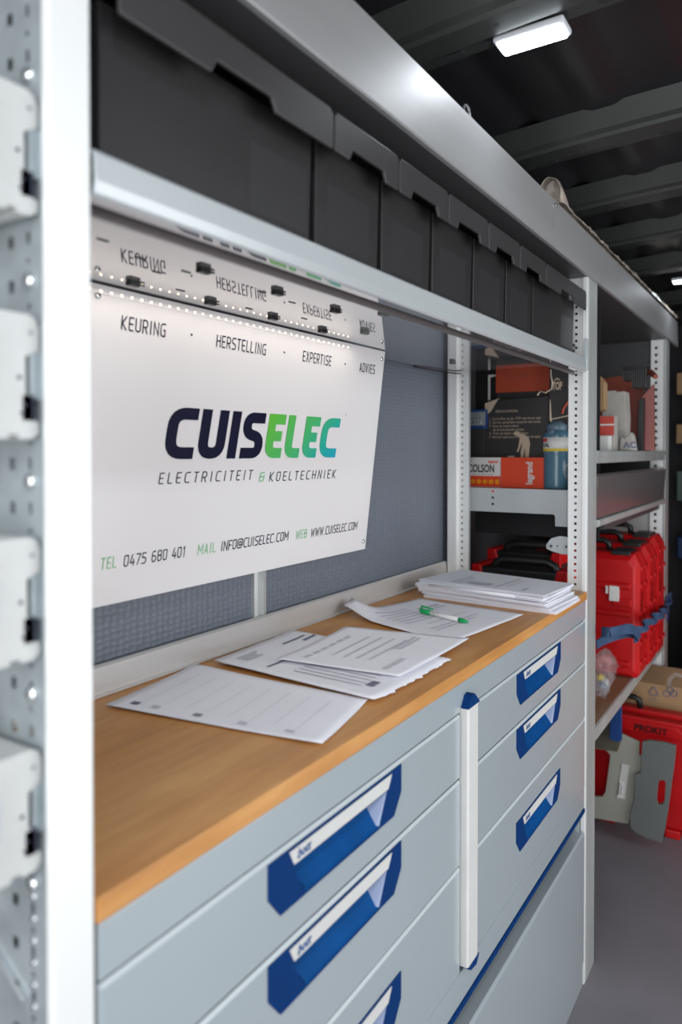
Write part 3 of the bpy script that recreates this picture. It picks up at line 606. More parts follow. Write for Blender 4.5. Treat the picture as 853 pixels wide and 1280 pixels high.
# u runs from wall edge.. see corner order
A_lines = [(.12+.105*k, .16, .1225+.105*k, .82) for k in range(8)]
A_ic = [(.085+.105*k, .08, .125+.105*k, .13) for k in range(8)]
sheet('paper_sheet', 'white form with a row of small round icons, nearest sheet on the worktop', [(132,884),(403,933),(460,877),(243,832)], ZT, .003, seed=1, prints={'grey': A_lines + A_ic[1::2], 'dgrey': [A_ic[0], A_ic[3]]}, group=None)
txt = [(.08, .10+.05*k, .08+.25+.2*random.random(), .112+.05*k) for k in range(5)]
sheet('paper_sheets', 'slightly fanned white sheets under the middle papers, with a dark printed header', [(268,828),(470,878),(563,826),(365,790)], ZT+.0032, .0028, seed=4, layers=3, prints={'grey': [(.45,.15+.06*k,.85,.165+.06*k) for k in range(5)] + [(.08,.12,.10,.35),(.11,.12,.13,.3),(.14,.12,.16,.32)], 'dgrey': [(.30,.10,.315,.45),(.17,.80,.19,.97),(.12,.62,.135,.92),(.86,.18,.90,.28)]})
sheet('paper_sheet', 'white printed sheet lying over the fanned papers in the middle of the worktop', [(345,826),(500,848),(587,800),(432,785)], ZT+.0078, .003, seed=8, prints={'grey': [(.15,.12+.11*k,.18,.2+.11*k) for k in range(6)] + [(.3+.1*k,.25,.315+.1*k,.8) for k in range(4)] + [(.62,.55,.64,.9),(.66,.55,.68,.88),(.8,.1,.84,.35)]})
sheet('paper_sheet', 'white sheet with a curled-up corner lying beneath the green pen', [(430,769),(560,806),(655,770),(524,750)], ZT+.0010, .003, curl=(0,.1,.030,.34), seed=12, prints={'grey': [(.2+.06*k,.15,.215+.06*k,.55) for k in range(6)] + [(.25,.62,.29,.9),(.33,.62,.35,.9),(.70,.2,.715,.8),(.75,.2,.765,.7),(.6,.3,.61,.8)]})
# pen
pa, pb = at('z',.9715,525.5,763), at('z',.9700,585.5,777.5); d = (pb-pa).normalized()
pn = thing('ballpoint_pen', 'green and white pen lying on the curled paper', 'pen', (pa+pb)/2 - Vector((0,0,.006)))
MB().tube([pa+d*.028, pb-d*.022],.0045,12).build('barrel', M['penw'], pn, smooth=True)
MB().tube([pa, pa+d*.004, pa+d*.03],[.0035,.005,.005],12).build('cap', M['green'], pn, smooth=True)
MB().tube([pb-d*.023, pb-d*.012, pb],[.0047,.0045,.0015],12).build('tip', M['green'], pn, smooth=True)
side = d.cross(Vector((0,0,1))); MB().tube([pa+d*.002+Vector((0,0,.004)), pa+d*.004+Vector((0,0,.010)), pa+d*.036+Vector((0,0,.0085))],.0018,8).build('clip', M['green'], pn, smooth=True)
# stack of paper bundles
c4 = [Vector(q) for q in ((-.313,1.545),(.000,1.519),(.008,1.695),(-.290,1.735))]
cen = sum(c4, Vector((0,0)))/4; z = ZT+.0002
spec = [(.0060,1.5,.012,-.004),(.0050,-1.0,.004,.0),(.0035,.8,-.006,.002),(.0060,-1.5,-.003,-.006),(.0030,2.0,-.010,.002),(.0065,-.5,-.012,-.002),(.0030,1.,-.004,.004),(.0022,-2.0,-.008,.006)]
bl = ['lowest bundle of white papers in the stack','second bundle from the bottom of the paper stack','third bundle from the bottom of the paper stack','fourth bundle from the bottom of the paper stack','fifth bundle from the bottom of the paper stack','thick rolled-edge bundle near the top of the paper stack','thin bundle just below the topmost papers of the stack','topmost printed papers on the paper stack']
for k, (h, rot, dx, dy) in enumerate(spec):
    t = thing('paper_bundle', bl[k], 'paper', (cen.x, cen.y, z), 'stacked paper bundles at the far end of the worktop')
    m = Matrix.Rotation(R(rot), 2); cc = [m @ (q-cen) + cen + Vector((dx-.004, dy)) for q in c4]
    nl = max(2, int(h/.0015))
    for i in range(nl):
        j = Vector((random.uniform(-.002,.002), random.uniform(-.002,.002))); zz = z + h*i/nl; m_ = MB(); N = 8
        V = []
        for b in range(N+1):
            for a_ in range(N+1):
                u, v = a_/N, b/N; q = cc[0]*(1-u)*(1-v)+cc[1]*u*(1-v)+cc[2]*u*v+cc[3]*(1-u)*v+j; V.append((q.x,q.y,zz+.0004*noise.noise(Vector((u*3,v*3,i+k*5)))))
        m_.raw(V, [(b*(N+1)+a_, b*(N+1)+a_+1, (b+1)*(N+1)+a_+1, (b+1)*(N+1)+a_) for b in range(N) for a_ in range(N)])
        m_.build('sheet', M['paper'], t, solid=h/nl*.75)
    if k == 5:
        a0 = Vector((*cc[0], z+.0034)); a1 = Vector((*cc[1], z+.0034)); MB().tube([a0.lerp(a1,.12)+Vector((0,-.001,0)), a0.lerp(a1,.8)+Vector((0,-.001,0))],.0031,10).build('rolled_edge', M['paper'], t, smooth=True)
    if k == 7:
        pr = MB()
        for (u0,v0,u1,v1) in [(.25,.1,.27,.6),(.3,.1,.32,.5),(.35,.15,.55,.3),(.6,.1,.62,.8),(.66,.2,.67,.7),(.8,.1,.83,.3)]:
            B = lambda u, v: (*(cc[0]*(1-u)*(1-v)+cc[1]*u*(1-v)+cc[2]*u*v+cc[3]*(1-u)*v), z+h+.0009)
            pr.face([B(u0,v0),B(u1,v0),B(u1,v1),B(u0,v1)])
        pr.build('print', M['grey'], t)
    z += h + .0002

# ------------------------------------------------------------ END COMPARTMENT (behind the middle frame)
YC = 1.95
def X_(x): return .45-(.45-x)*YC/2.0
def Z_(z): return 1.3+(z-1.3)*YC/2.0
es = thing('end_shelf', 'short grey shelf tray seen through the end upright, below the bottle', 'shelf', (-.19,1.96,1.14))
MB().box((-.375,1.904,1.199),(-.020,2.055,1.2015)).build('deck', M['rim'], es)
MB().prism([(-.36,1.869,1.140),(-.098,1.869,1.140),(-.095,1.869,1.135),(-.095,1.869,1.110),(-.058,1.869,1.110),(-.056,1.869,1.140),(-.034,1.869,1.140),(-.034,1.869,1.2035),(-.36,1.869,1.2035)],(0,.003,0)).build('front_apron', M['rim'], es, bevel=.0006)
for z_ in (1.195,1.178,1.161): MB().box((-.265,1.8685,z_-.003),(-.259,1.8705,z_+.003)).build('square_hole', M['coral'] if z_ > 1.19 else M['gap'], es)
for z_ in (1.155,1.187):
    for x_ in (-.343,-.046): MB().tube([(x_,1.869,z_),(x_,1.862,z_)],[.008,.005],10).build('hook', M['zinc'], es)
MB().box((-.39,2.060,1.06),(-.03,2.064,1.715)).build('divider_sheet', M['dark'], es)  # added dark sheet standing in for the shade inside the compartment
def carton(name, lab, a, b, m, cat='box', **kw):
    t = thing(name, lab, cat, ((a[0]+b[0])/2,(a[1]+b[1])/2,a[2])); MB().box(a,b).build('carton', m, t, bevel=.0008); return t
def face_xy(y): return lambda u0, v0: (lambda u, v: (u0+u, y, v0+v))
zs = 1.2020
x0, x1 = -.372, X_(-.289)
t = carton('cable_tie_box', 'white and orange box lettered COLSON at the left of the end shelf', (x0,YC,zs),(x1,YC+.06,Z_(1.2845)),M['white'])
MB().box((x0,YC-.0006,zs+.001),(x1,YC,zs+.031)).build('orange_band', M['oranger'], t)
for k in range(5): c = (x0+.020+.018*k, YC-.0008, zs+.015); MB().tube([(c[0],YC-.0006,c[2]),(c[0],YC-.0012,c[2])],.007,10).build('amber_picture', M['amber'], t)
m = MB(); flat_text(m,'COLSON',.030,face_xy(YC-.0008)(at('y',YC,585.5,590).x,zs+.042),bold=.0008,width=at('y',YC,618,590).x-at('y',YC,585.5,590).x); m.build('lettering',M['black'],t)
m = MB(); flat_text(m,'legrand',.010,face_xy(YC-.0008)(x1-.036,zs+.068),bold=.0004,width=.028); m.build('lettering',M['oranger'],t)
m = MB(); flat_text(m,'6 67',.007,face_xy(YC-.0008)(x0+.006,zs+.070)); flat_text(m,'attache colliers serrage',.006,face_xy(YC-.0008)(x0+.022,zs+.034),width=.06); m.build('lettering',M['dgrey'],t)
x2 = X_(-.163)
t = carton('orange_red_box', 'bright orange-red carton with white vertical lettering beside the bottle', (x1+.0015,YC-.002,zs),(x2,YC+.058,Z_(1.285)),M['oranger'])
m = MB(); flat_text(m,'legrand',.026,lambda u,v:(x2-.036-v+.022*0+.004,YC-.0032,zs+.010+u),bold=.0008,width=.060); m.build('lettering',M['white'],t)
# bottle
bx, by, br = (X_(-.094)+X_(-.168))/2, YC+.005, .0345
bt = thing('sealant_bottle', 'blue-grey plastic bottle with white and yellow label on the end shelf', 'bottle', (bx,by,zs))
prof = [(.030,0),(br-.001,.003)]
for k in range(12): prof += [(br-.001,.006+k*.0082),(br,.0095+k*.0082)] if k < 11 else []
prof += [(br,.100),(br,.140),(br-.001,.146),(.027,.154),(.023,.158)]
MB().lathe((bx,by,zs),prof,28).build('body',M['bottle'],bt,smooth=True)
MB().lathe((bx,by,zs),[(br+.0006,.100),(br+.0006,.137)],32).build('label',M['white'],bt,smooth=True)
MB().lathe((bx,by,zs),[(br+.0010,.1005),(br+.0010,.107)],32).build('yellow_band',M['yellow'],bt,smooth=True)
MB().lathe((bx,by,zs),[(.024,.155),(.026,.158),(.0265,.168),(.023,.172),(.016,.178),(.012,.180)],24).build('cap',M['bcap'],bt,smooth=True)
c = Vector((bx-.006,by-.0255,zs+.150)); MB().tube([c+Vector((0,.008,0)),c,c+Vector((0,-.006,0))],[.009,.009,.007],14).build('spout_cap',M['bcap'],bt,smooth=True)
cyl = lambda u, v: (bx+(br+.0012)*math.sin((u)/br-.55), by-(br+.0012)*math.cos((u)/br-.55), zs+v)
m = MB(); m.face([cyl(-.018,.125),cyl(-.007,.125),cyl(-.007,.134),cyl(-.018,.134)]); m.face([cyl(-.007,.125),cyl(.004,.125),cyl(.004,.134),cyl(-.007,.134)]); m.build('red_patch',M['coral'],bt)
m = MB(); flat_text(m,'CAL',.014,lambda u,v:cyl(u-.016,v+.112),bold=.0006); m.build('lettering',M['black'],bt)
# black instruction carton
t = thing('instruction_carton', 'black torn-open carton printed with instructions and a white figure', 'box', ((X_(-.335)+X_(-.15))/2,2.03,zs))
kx0, kx1 = X_(-.335), X_(-.152); KY = 2.022
zt = Z_(1.452)+.0
SC = (KY-0)/YC
kx0, kx1 = .45-(.45-kx0)*SC, .45-(.45-kx1)*SC; zt = 1.3+(zt-1.3)*SC
MB().prism([(kx0,KY,zs),(kx1,KY,zs),(kx1,KY,zt+.002),(kx1-.02,KY,zt),(kx0+.05,KY,zt-.004),(kx0+.01,KY,zt-.002),(kx0,KY,zt-.02)],(0,.028,0)).build('carton',M['cardk'],t)
MB().prism([(kx0-.001,KY-.001,zt-.050),(kx0+.018,KY-.001,zt-.035),(kx0+.038,KY-.001,zt-.003),(kx0+.045,KY-.001,zt+.002),(kx0+.02,KY-.001,zt-.006),(kx0-.001,KY-.001,zt-.012)],(0,-.001,0)).build('torn_edge',M['torn'],t)
m = MB()
for k, s in enumerate(['GEBRUIKSAANWIJZING','','1  Zet het filter op dat -TOP- naar boven wijst','2  Haal een aantal filters tussenuit naar boven','3  Steek de kabel erdoor','    de bovenstaande maten','4  Trek de kabel uit de filters','5  Herhaal vanaf maten totdat u op de kabel']):
    flat_text(m, s, .0105, face_xy(KY-.0006)(kx0+.012+(.018 if k==0 else 0), zt-.040-.0105*k), width=min(.150,.0037*len(s)) if s else None) if s else None
m.build('lettering',M['torn'],t)
# white figure bending over a bucket
fx, fz = kx0+.107, zs+.0745
fig = [(.0,.0),(.006,0),(.009,.030),(.011,.045),(.013,.0),(.022,0),(.024,.035),(.026,.058),(.022,.078),(.010,.090),(-.002,.092),(-.006,.099),(-.014,.102),(-.020,.097),(-.020,.089),(-.014,.084),(-.007,.084),(-.004,.076),(-.007,.050),(-.012,.030),(-.008,.029),(-.001,.050),(.003,.062),(.003,.050),(-.001,.028)]
m = MB(); m.prism([(fx+a,KY-.0012,fz+b*.82) for a,b in fig],(0,.0006,0)); m.prism([(fx-.036,KY-.0012,fz),(fx-.022,KY-.0012,fz),(fx-.019,KY-.0012,fz+.013),(fx-.039,KY-.0012,fz+.013)],(0,.0006,0)); m.build('printed_figure',M['torn'],t)
# orange box behind
def at3(y, px, py): return at('y', y, px, py)
a, b = at3(2.045,620,462), at3(2.045,689,488)
t = thing('orange_carton', 'dull orange-red carton flap standing above the black instruction carton', 'box', ((a.x+b.x)/2,2.05,b.z-.25))
m = MB(); m.box((a.x,2.040+.012,1.2025),(b.x,2.052+.006,b.z+.0)).build('carton', M['cardk'], t)
MB().box((a.x,2.040+.006,b.z),(b.x,2.0445+.006,a.z)).build('flap', M['orange'], t, bevel=.0006)
m = MB(); flat_text(m,'Vous pouvez aussi voir votre travail',.010,face_xy(2.0455)(a.x+.014,a.z-.017),width=.10); flat_text(m,'utilisez toujours des filtres',.010,face_xy(2.0455)(a.x+.026,a.z-.027),width=.08); m.build('lettering',M['pink'],t)
a2_, b2_ = at3(2.035,608,468), at3(2.035,620,520)
t2 = MB(); t2.prism([(a2_.x,2.051,b2_.z-.05),(a2_.x+.006,2.051,b2_.z-.05),(a2_.x+.006,2.051,a2_.z-.008),(b2_.x-.001,2.051,a2_.z-.004),(b2_.x-.001,2.051,a2_.z),(a2_.x,2.051,a2_.z)],(0,.003,0)); t2.build('torn_side',M['white'],t)
# TOP carton
a, b = at3(2.02,688,458), at3(2.02,722,545)
t = thing('black_top_carton', 'black carton marked TOP at the right, behind the bottle', 'box', ((a.x+b.x)/2,2.035,1.2025))
MB().box((kx1+.002,2.020,zs+.0005),(-.060,2.045,a.z+.006)).build('carton', M['cardk'], t, bevel=.001)
q = at3(2.02,691,484); m = MB(); flat_text(m,'TOP',.030,face_xy(2.0192)(q.x,q.z-.007),bold=.001,width=.027); m.prism([(q.x+.004,2.0196,q.z+.018),(q.x+.013,2.0196,q.z+.026),(q.x+.022,2.0196,q.z+.018),(q.x+.018,2.0196,q.z+.018),(q.x+.013,2.0196,q.z+.022),(q.x+.008,2.0196,q.z+.018)],(0,-.0004,0)); m.build('lettering',M['torn'],t)
q = at3(2.02,689,492); m = MB(); m.tube([at3(2.0185,x,y) for x,y in ((672,494),(676,489),(682,491),(690,486),(691,478),(689,470),(689,462))],[.004,.003,.004,.003,.004,.002,.002],6,flat=.6); m.tube([at3(2.0185,x,y) for x,y in ((687,522),(690,524),(716,518.5))],.0018,6); m.tube([at3(2.0185,x,y) for x,y in ((688,500),(688.5,524),(690,530))],[.001,.003,.001],6); m.build('torn_edge',M['torn'],t)
m = MB(); m.tube([at3(2.0185,x,y) for x,y in ((703,517),(705,510),(710,503),(717,500))],.003,6); m.build('red_arc_print',M['orange'],t)
# blue gadget at left
a, b = at3(2.0,584,512), at3(2.0,607,536)
t = thing('blue_connector_block', 'small blue block with grey studs at the left of the dark compartment', 'connector', ((a.x+b.x)/2,2.01,b.z))
MB().box((a.x,2.0,b.z),(b.x,2.03,a.z)).build('block', M['blueobj'], t, bevel=.002)
MB().box((a.x+.006,1.998,b.z+.010),(b.x-.0,2.0,a.z-.008)).build('face_plate', M['galv'], t)
for k in range(4):
    for j in range(2): MB().disc((a.x+.012+.010*k,1.998,b.z+.018+.012*j),(0,-1,0),.003,.003,8).build('stud', M['zinc'], t)
mb = MB(); mb.box((a.x-.004,2.004,zs),(b.x-.004,2.034,b.z-.0002)); tag(mb.build('dark_carton', M['cardk'], bevel=.001), 'dark carton carrying the small blue block, mostly hidden in shade', 'box')
# carabiner clip by bottle
mb = MB(); q = at3(1.90,711,590); mb.tube([(q.x+.008*math.cos(a), 1.902, q.z+.02*math.sin(a)) for a in [2*math.pi*k/14 for k in range(15)]],.0022,6)
q2 = at3(1.90,713,575)
tag(mb.build('metal_snap_hook', M['zinc']), 'small metal snap hook standing right of the bottle', 'hook')

# ------------------------------------------------------------ SECTION 2 SHELVES
SY = 2.068
s2 = thing('steel_shelf', 'grey steel shelf holding the white bag and boards beyond the bench', 'shelf', (-.19,2.45,1.27))
MB().box((-.372,SY,1.298),(-.012,2.945,1.301)).build('deck', M['rim'], s2)
MB().prism([(-.014,1.905,1.304),(0,1.905,1.304),(.002,1.905,1.301),(.002,1.905,1.290),(-.001,1.905,1.287),(0,1.905,1.274),(-.003,1.905,1.271),(-.014,1.905,1.271)],(0,1.038,0)).build('front_rim', M['postgrey'], s2, bevel=.0006)
fl = thing('flap_trough', 'grey trough with a smooth tilted flap front below the steel shelf', 'trough', (-.19,2.45,1.10))
MB().prism([(-.016,1.905,1.242),(-.010,1.905,1.244),(.003,1.905,1.236),(.003,1.905,1.232),(-.002,1.905,1.130),(-.012,1.905,1.130)],(0,1.038,0)).build('flap', M['flap'], fl, bevel=.0006)
MB().prism([(-.016,1.905,1.1285),(.006,1.905,1.1285),(.008,1.905,1.125),(.006,1.905,1.113),(-.0,1.905,1.109),(-.016,1.905,1.109)],(0,1.038,0)).build('lower_rim', M['postgrey'], fl, bevel=.0006)
MB().box((-.372,SY,1.112),(-.017,2.945,1.116)).build('deck', M['postgrey'], fl)
MB().prism([(-.017,SY,1.088),(-.035,SY,1.088),(-.035,SY,1.111),(-.017,SY,1.111)],(0,.87,0)).build('rear_rail', M['hunder'], fl)
ws = thing('wooden_shelf', 'brown plywood shelf with grey rim below the upright red cases', 'shelf', (-.19,2.45,.565))
MB().box((-.372,1.905,.590),(-.006,2.945,.602)).build('board', M['ply'], ws)
MB().prism([(-.005,1.903,.567),(.0,1.903,.566),(.001,1.903,.600),(-.005,1.903,.6015)],(0,1.038,0)).build('front_rim', M['postgrey'], ws, bevel=.0006)
# ---- things on the steel shelf
zz = 1.3015
def board(name, lab, y, pts, th, m, cat, zmin=None):
    P = [at('y', y, *q) for q in pts]
    for p_ in P:
        if zmin and p_.z < zmin: p_.z = zmin
    mb = MB(); mb.prism(P, (0,th,0)); return tag(mb.build(name, m, bevel=.001), lab, cat)
yb = 2.40
board('crumpled_white_bag', 'tall crumpled greyish-white paper bag on the steel shelf', yb, [(754,563),(753,510),(757,489),(769,488),(771,490),(781,489),(783,520),(782,563)], .07, M['crinkle'], 'bag', zz)
pk = thing('red_white_packet', 'small packet with red top and white base in front of the white bag', 'box', (-.06,2.27,zz))
a, b = at('y',2.25,738,520), at('y',2.25,768,564)
MB().box((a.x,2.25,zz),(b.x,2.30,a.z)).build('packet', M['crinkle'], pk, bevel=.002)
c = at('y',2.25,768,544); MB().box((a.x,2.2485,c.z),(b.x,2.25,a.z-.002)).build('red_print', M['coral'], pk)
c2 = at('y',2.25,768,531); MB().box((a.x,2.2478,c2.z-.002),(b.x,2.2485,c2.z+.003)).build('pale_stripe', M['white'], pk)
mb = MB(); q0 = at('y',2.20,738,545); q1 = at('y',2.20,762,563); mb.box((q0.x,2.19,zz),(q1.x,2.235,q0.z)); tag(mb.build('white_carton', M['white'], bevel=.001), 'plain white carton lowest at the left of the steel shelf', 'box')
bgm = MB(); P = [at('y',2.34,*q) for q in ((774,563),(776,546),(780,548),(789,540),(792,545),(795,563))]
bgm.prism(P, (0,.035,0)); bgo = tag(bgm.build('printed_plastic_bag', M['crinkle'], bevel=.003), 'small crumpled bag with dark letters on the steel shelf', 'bag')
q = at('y',2.339,780,561); m = MB(); flat_text(m,'AC',.026,lambda u,v:(q.x+u,2.3385,q.z+v+.003),bold=.001); m.build('lettering', M['dgrey'], bgo)
board('brown_red_board', 'brown-red folder standing upright behind the crumpled bags', 2.60, [(788,563),(785,484),(804,486),(800,563)], .02, M['brownred'], 'folder', zz)
board('dusty_pink_board', 'dusty pink board standing nearest the far upright', 2.56, [(804,563),(803,496),(817,480),(818,563)], .025, M['pink'], 'board', zz)
board('black_folder', 'narrow black folder between the brown and pink boards', 2.50, [(797,563),(799,500),(805,497),(804,563)], .03, M['black'], 'folder', zz)
board('dark_red_box', 'dark red box at the back of the steel shelf', 2.75, [(742,563),(742,475),(775,470),(796,475),(796,563)], .08, M['brownred'], 'box', zz)
board('brown_paper_roll', 'rounded brown paper parcel just beyond the middle upright', 2.30, [(738,516),(738,470),(749,470),(755,478),(755,512)], .05, M['cardboard'], 'parcel')
bpy.data.objects['brown_paper_roll'].location.z += 0
gr = thing('black_grille_brush', 'black ribbed comb-like tool lying on the folders of the steel shelf', 'tool', (-.0,2.5,1.45))
a, b = at('y',2.46,779,459), at('y',2.46,808,486)
MB().box((a.x,2.46,a.z-.010),(b.x,2.53,a.z)).build('head', M['black'], gr, bevel=.001)
for k in range(11):
    x = a.x + (b.x-a.x)*k/10.5; MB().box((x,2.462,a.z-.012-(.055 if k > 3 else .03)),(x+.0035,2.525,a.z-.009)).build('tooth', M['hunder'], gr)
MB().tube([at('y',2.5,808,463),at('y',2.48,815,466),at('y',2.45,820,471)],[.006,.010,.008],8).build('red_knob', M['brownred'], gr)

# ------------------------------------------------------------ RED CASES
def red_case(y0, y1, x1, z0, H, W, lab, txt=True, handle=True, latch=True, grp='upright red tool cases'):
    t = thing('red_tool_case', lab, 'tool case', (x1-W/2,(y0+y1)/2,z0), group=grp)
    c = .018; x0 = x1-W; zt = z0+H; ym = (y0+y1)/2
    out = lambda d: [(x0+c+d,z0+d),(x1-c*.5-d,z0+d),(x1-d,z0+c*.6+d),(x1-d,zt-.030-d*.8),(x1-.016-d,zt-d*1.6),(x0+.016+d,zt-d*1.6),(x0+d,zt-.030-d*.8),(x0+d,z0+c*.6+d)]
    def shell(ya, yb, s0, s1):
        m = MB(); A = [(x,ya,z) for x, z in out(s0)]; A2 = [(x,ya+(yb-ya)*.28,z) for x, z in out(0 if s0 else s0)]; B = [(x,ya+(yb-ya)*.72,z) for x, z in out(0)]; C = [(x,yb,z) for x, z in out(s1)]
        V = A+A2+B+C; n = 8; fs = [tuple(range(n))[::-1], tuple(range(3*n,4*n))] + [(r*n+i, r*n+(i+1)%n, (r+1)*n+(i+1)%n, (r+1)*n+i) for r in range(3) for i in range(n)]
        return m.raw(V, fs)
    shell(y0, ym-.002, .014, .0).build('front_shell', M['red'], t, bevel=.004)
    shell(ym+.002, y1, .0, .014).build('rear_shell', M['red'], t, bevel=.004)
    MB().prism([(x,ym-.003,z) for x, z in out(.006)],(0,.006,0)).build('seam', M['black'], t)
    for fz in (.10,.50,.72):
        z = z0 + H*fz; MB().prism([(x0+.03,y0+.004,z-.006),(x0+.03,y0-.007,z),(x0+.03,y0-.007,z+.012),(x0+.03,y0+.004,z+.022)],(W-.055,0,0)).build('rib', M['red'], t, bevel=.002)
    MB().prism([(x1-.075,y0-.006,z0+H*.575),(x1-.020,y0-.006,z0+H*.575),(x1-.020,y0-.006,z0+H*.64),(x1-.075,y0-.006,z0+H*.64)],(0,.012,0)).build('boss', M['red'], t, bevel=.003)
    for s in (0,1):
        ya = y0+.022 if s == 0 else ym+.010
        for fz in (.10,.26,.50,.72,.86):
            z = z0+H*fz; MB().box((x1-.008,ya,z),(x1+.005,ya+(y1-y0)*.32,z+.014)).build('rib', M['red'], t, bevel=.003)
    if latch:
        MB().box((x1-.085,y0+.012,zt-.010),(x1-.028,y1-.02,zt+.006)).build('latch', M['black'], t, bevel=.003)
    if handle:
        xc = (x0+x1)/2; MB().tube([(xc-.07,ym,zt-.004),(xc-.065,ym,zt+.022),(xc-.05,ym,zt+.030),(xc+.05,ym,zt+.030),(xc+.065,ym,zt+.022),(xc+.07,ym,zt-.004)],.010,10).build('handle', M['black'], t, smooth=True)
    if txt:
        m = MB(); flat_text(m,'HILTI',.026,lambda u,v:(x1+.0015,ym-.030+v,z0+H*.53+u),bold=.0012); m.build('lettering', M['reddk'], t)
    return t
t = red_case(2.36, 2.50, .018, .603, .385, .34, 'nearest upright red tool case with small white sticker')
a, b = at('y',2.352,762,732), at('y',2.352,774,752); MB().box((a.x,2.3525,b.z),(b.x,2.3585,a.z)).build('sticker', M['white'], t)
a, b = at('y',2.352,757.5,732), at('y',2.352,760,742); MB().box((a.x,2.3525,b.z),(b.x,2.3585,a.z)).build('sticker', M['white'], t)
red_case(2.515, 2.665, .020, .603, .395, .34, 'middle upright red tool case of the three strapped ones')
red_case(2.68, 2.83, .020, .603, .408, .34, 'furthest upright red tool case of the three strapped ones')
def dark_case(y, x1, x0, zt, lab):
    t = thing('black_tool_case', lab, 'tool case', ((x0+x1)/2,y+.05,.603), group='black and red cases in the dark corner')
    MB().prism([(x0,y,.603),(x1,y,.603),(x1,y,zt-.03),(x1-.02,y,zt),(x0+.02,y,zt),(x0,y,zt-.03)],(0,.10,0)).build('body', M['black'], t, bevel=.006)  # body coloured black for the shade of the enclosed corner
    for s_ in (0,1):
        xa = x0+.002 if s_ == 0 else x1-.047
        MB().prism([(xa,y-.004,zt-.075),(xa+.045,y-.004,zt-.075),(xa+.045-.018*(1-s_),y-.004,zt+.006),(xa+.018*s_,y-.004,zt+.006)],(0,.108,0)).build('red_corner', M['red'], t, bevel=.004)
    xc = (x0+x1)/2+.01; w_ = (x1-x0)*.30; MB().tube([(xc-w_-.01,y+.03,zt-.02),(xc-w_,y+.03,zt+.012),(xc-w_+.02,y+.03,zt+.022),(xc+w_-.02,y+.03,zt+.022),(xc+w_,y+.03,zt+.012),(xc+w_+.01,y+.03,zt-.02)],.012,10).build('handle', M['black'], t, smooth=True)
dark_case(1.92, -.075, -.345, .982, 'black tool case with red corners nearest behind the paper stack')
dark_case(2.09, -.14, -.365, 1.005, 'black and red case further back in the dark corner')
for k, lb in enumerate(['bottom red case of a stack by the far end, seen only as red reflections','middle red case of the stack by the far end, reflected in the drawers','top red case of the stack by the far end, reflected in the grey flap']):
    z_ = .0005+.36*k; t = thing('stacked_red_case', lb, 'tool case', (.34,3.42,z_))  # unseen stack, added so red reflects in the drawers and flap
    MB().box((.10,3.28,z_),(.58,3.58,z_+.17)).build('base_shell', M['red'], t, bevel=.015); MB().box((.10,3.28,z_+.175),(.58,3.58,z_+.355)).build('lid_shell', M['red'], t, bevel=.015)
    MB().box((.27,3.272,z_+.13),(.41,3.281,z_+.21)).build('latch', M['black'], t, bevel=.003)
# dark blue object at (746..) under the flap
mb = MB(); q = at('y',2.28,740,655); mb.box((q.x-.05,2.25,.96),(q.x+.018,2.33,1.03)); 
# strap
def ribbon3(pts, wd, th, twist=None):
    m = MB(); P = [Vector(p) for p in pts]; n = len(P); V = []
    for i, p in enumerate(P):
        tng = (P[min(i+1,n-1)]-P[max(i-1,0)]).normalized(); nrm = Vector((1,0,0)); up_ = tng.cross(nrm).normalized(); 
        a = (twist[i] if twist else 0); upr = up_*math.cos(a) + nrm*math.sin(a); no = tng.cross(upr).normalized()
        V += [p+upr*wd/2+no*th/2, p+upr*wd/2-no*th/2, p-upr*wd/2-no*th/2, p-upr*wd/2+no*th/2]
    fs = [(0,1,2,3),tuple(range(4*n-4,4*n))[::-1]] + [(4*i+k,4*i+(k+1)%4,4*i+4+(k+1)%4,4*i+4+k) for i in range(n-1) for k in range(4)]
    return m.raw(V, fs)
def smoothpath(pts, n=8):
    P = [Vector(p) for p in pts]; out = []
    for i in range(len(P)-1):
        a, b, c, d_ = P[max(i-1,0)], P[i], P[i+1], P[min(i+2,len(P)-1)]
        for k in range(n):
            t_ = k/n; out.append(.5*((2*b)+(c-a)*t_+(2*a-5*b+4*c-d_)*t_*t_+(3*b-a-3*c+d_)*t_**3))
    return out+[P[-1]]
sk = thing('blue_strap', 'blue webbing strap stretched across the upright red cases', 'strap', (.04,2.45,.70))
pts = [at('x',-.004,746,806) , at('x',.025,765,795), at('x',.045,785,790), at('x',.055,797,791), at('x',.055,808,781), at('x',.052,820,772), at('x',.050,829,766), at('x',.020,835,758), at('x',.006,838,745)]
pts[0].y = max(pts[0].y, 1.905)
pp = smoothpath(pts, 16); n = len(pp)
ribbon3(pp, .030, .003, [0.0 if i < 44 else .75*math.sin((i-44)*.42) for i in range(n)]).build('webbing', M['strap'], sk)
pts2 = [at('x',.012,746,796), at('x',.040,765,790), at('x',.062,785,786), at('x',.070,795,789), at('x',.066,799,796), at('x',.058,793,798)]
pts2[0].y = max(pts2[0].y, 1.915); pp2 = smoothpath(pts2)
ribbon3(pp2, .026, .003, [.2*math.sin(i*.4) for i in range(len(pp2))]).build('loose_loop', M['strap'], sk)
pts3 = [at('x',.014,836,744), at('x',.016,836.5,755), at('x',.014,837.5,773)]
ribbon3([Vector((p_.x,2.93,p_.z)) for p_ in pts3], .03, .003).build('end_tab', M['blueobj'], sk)
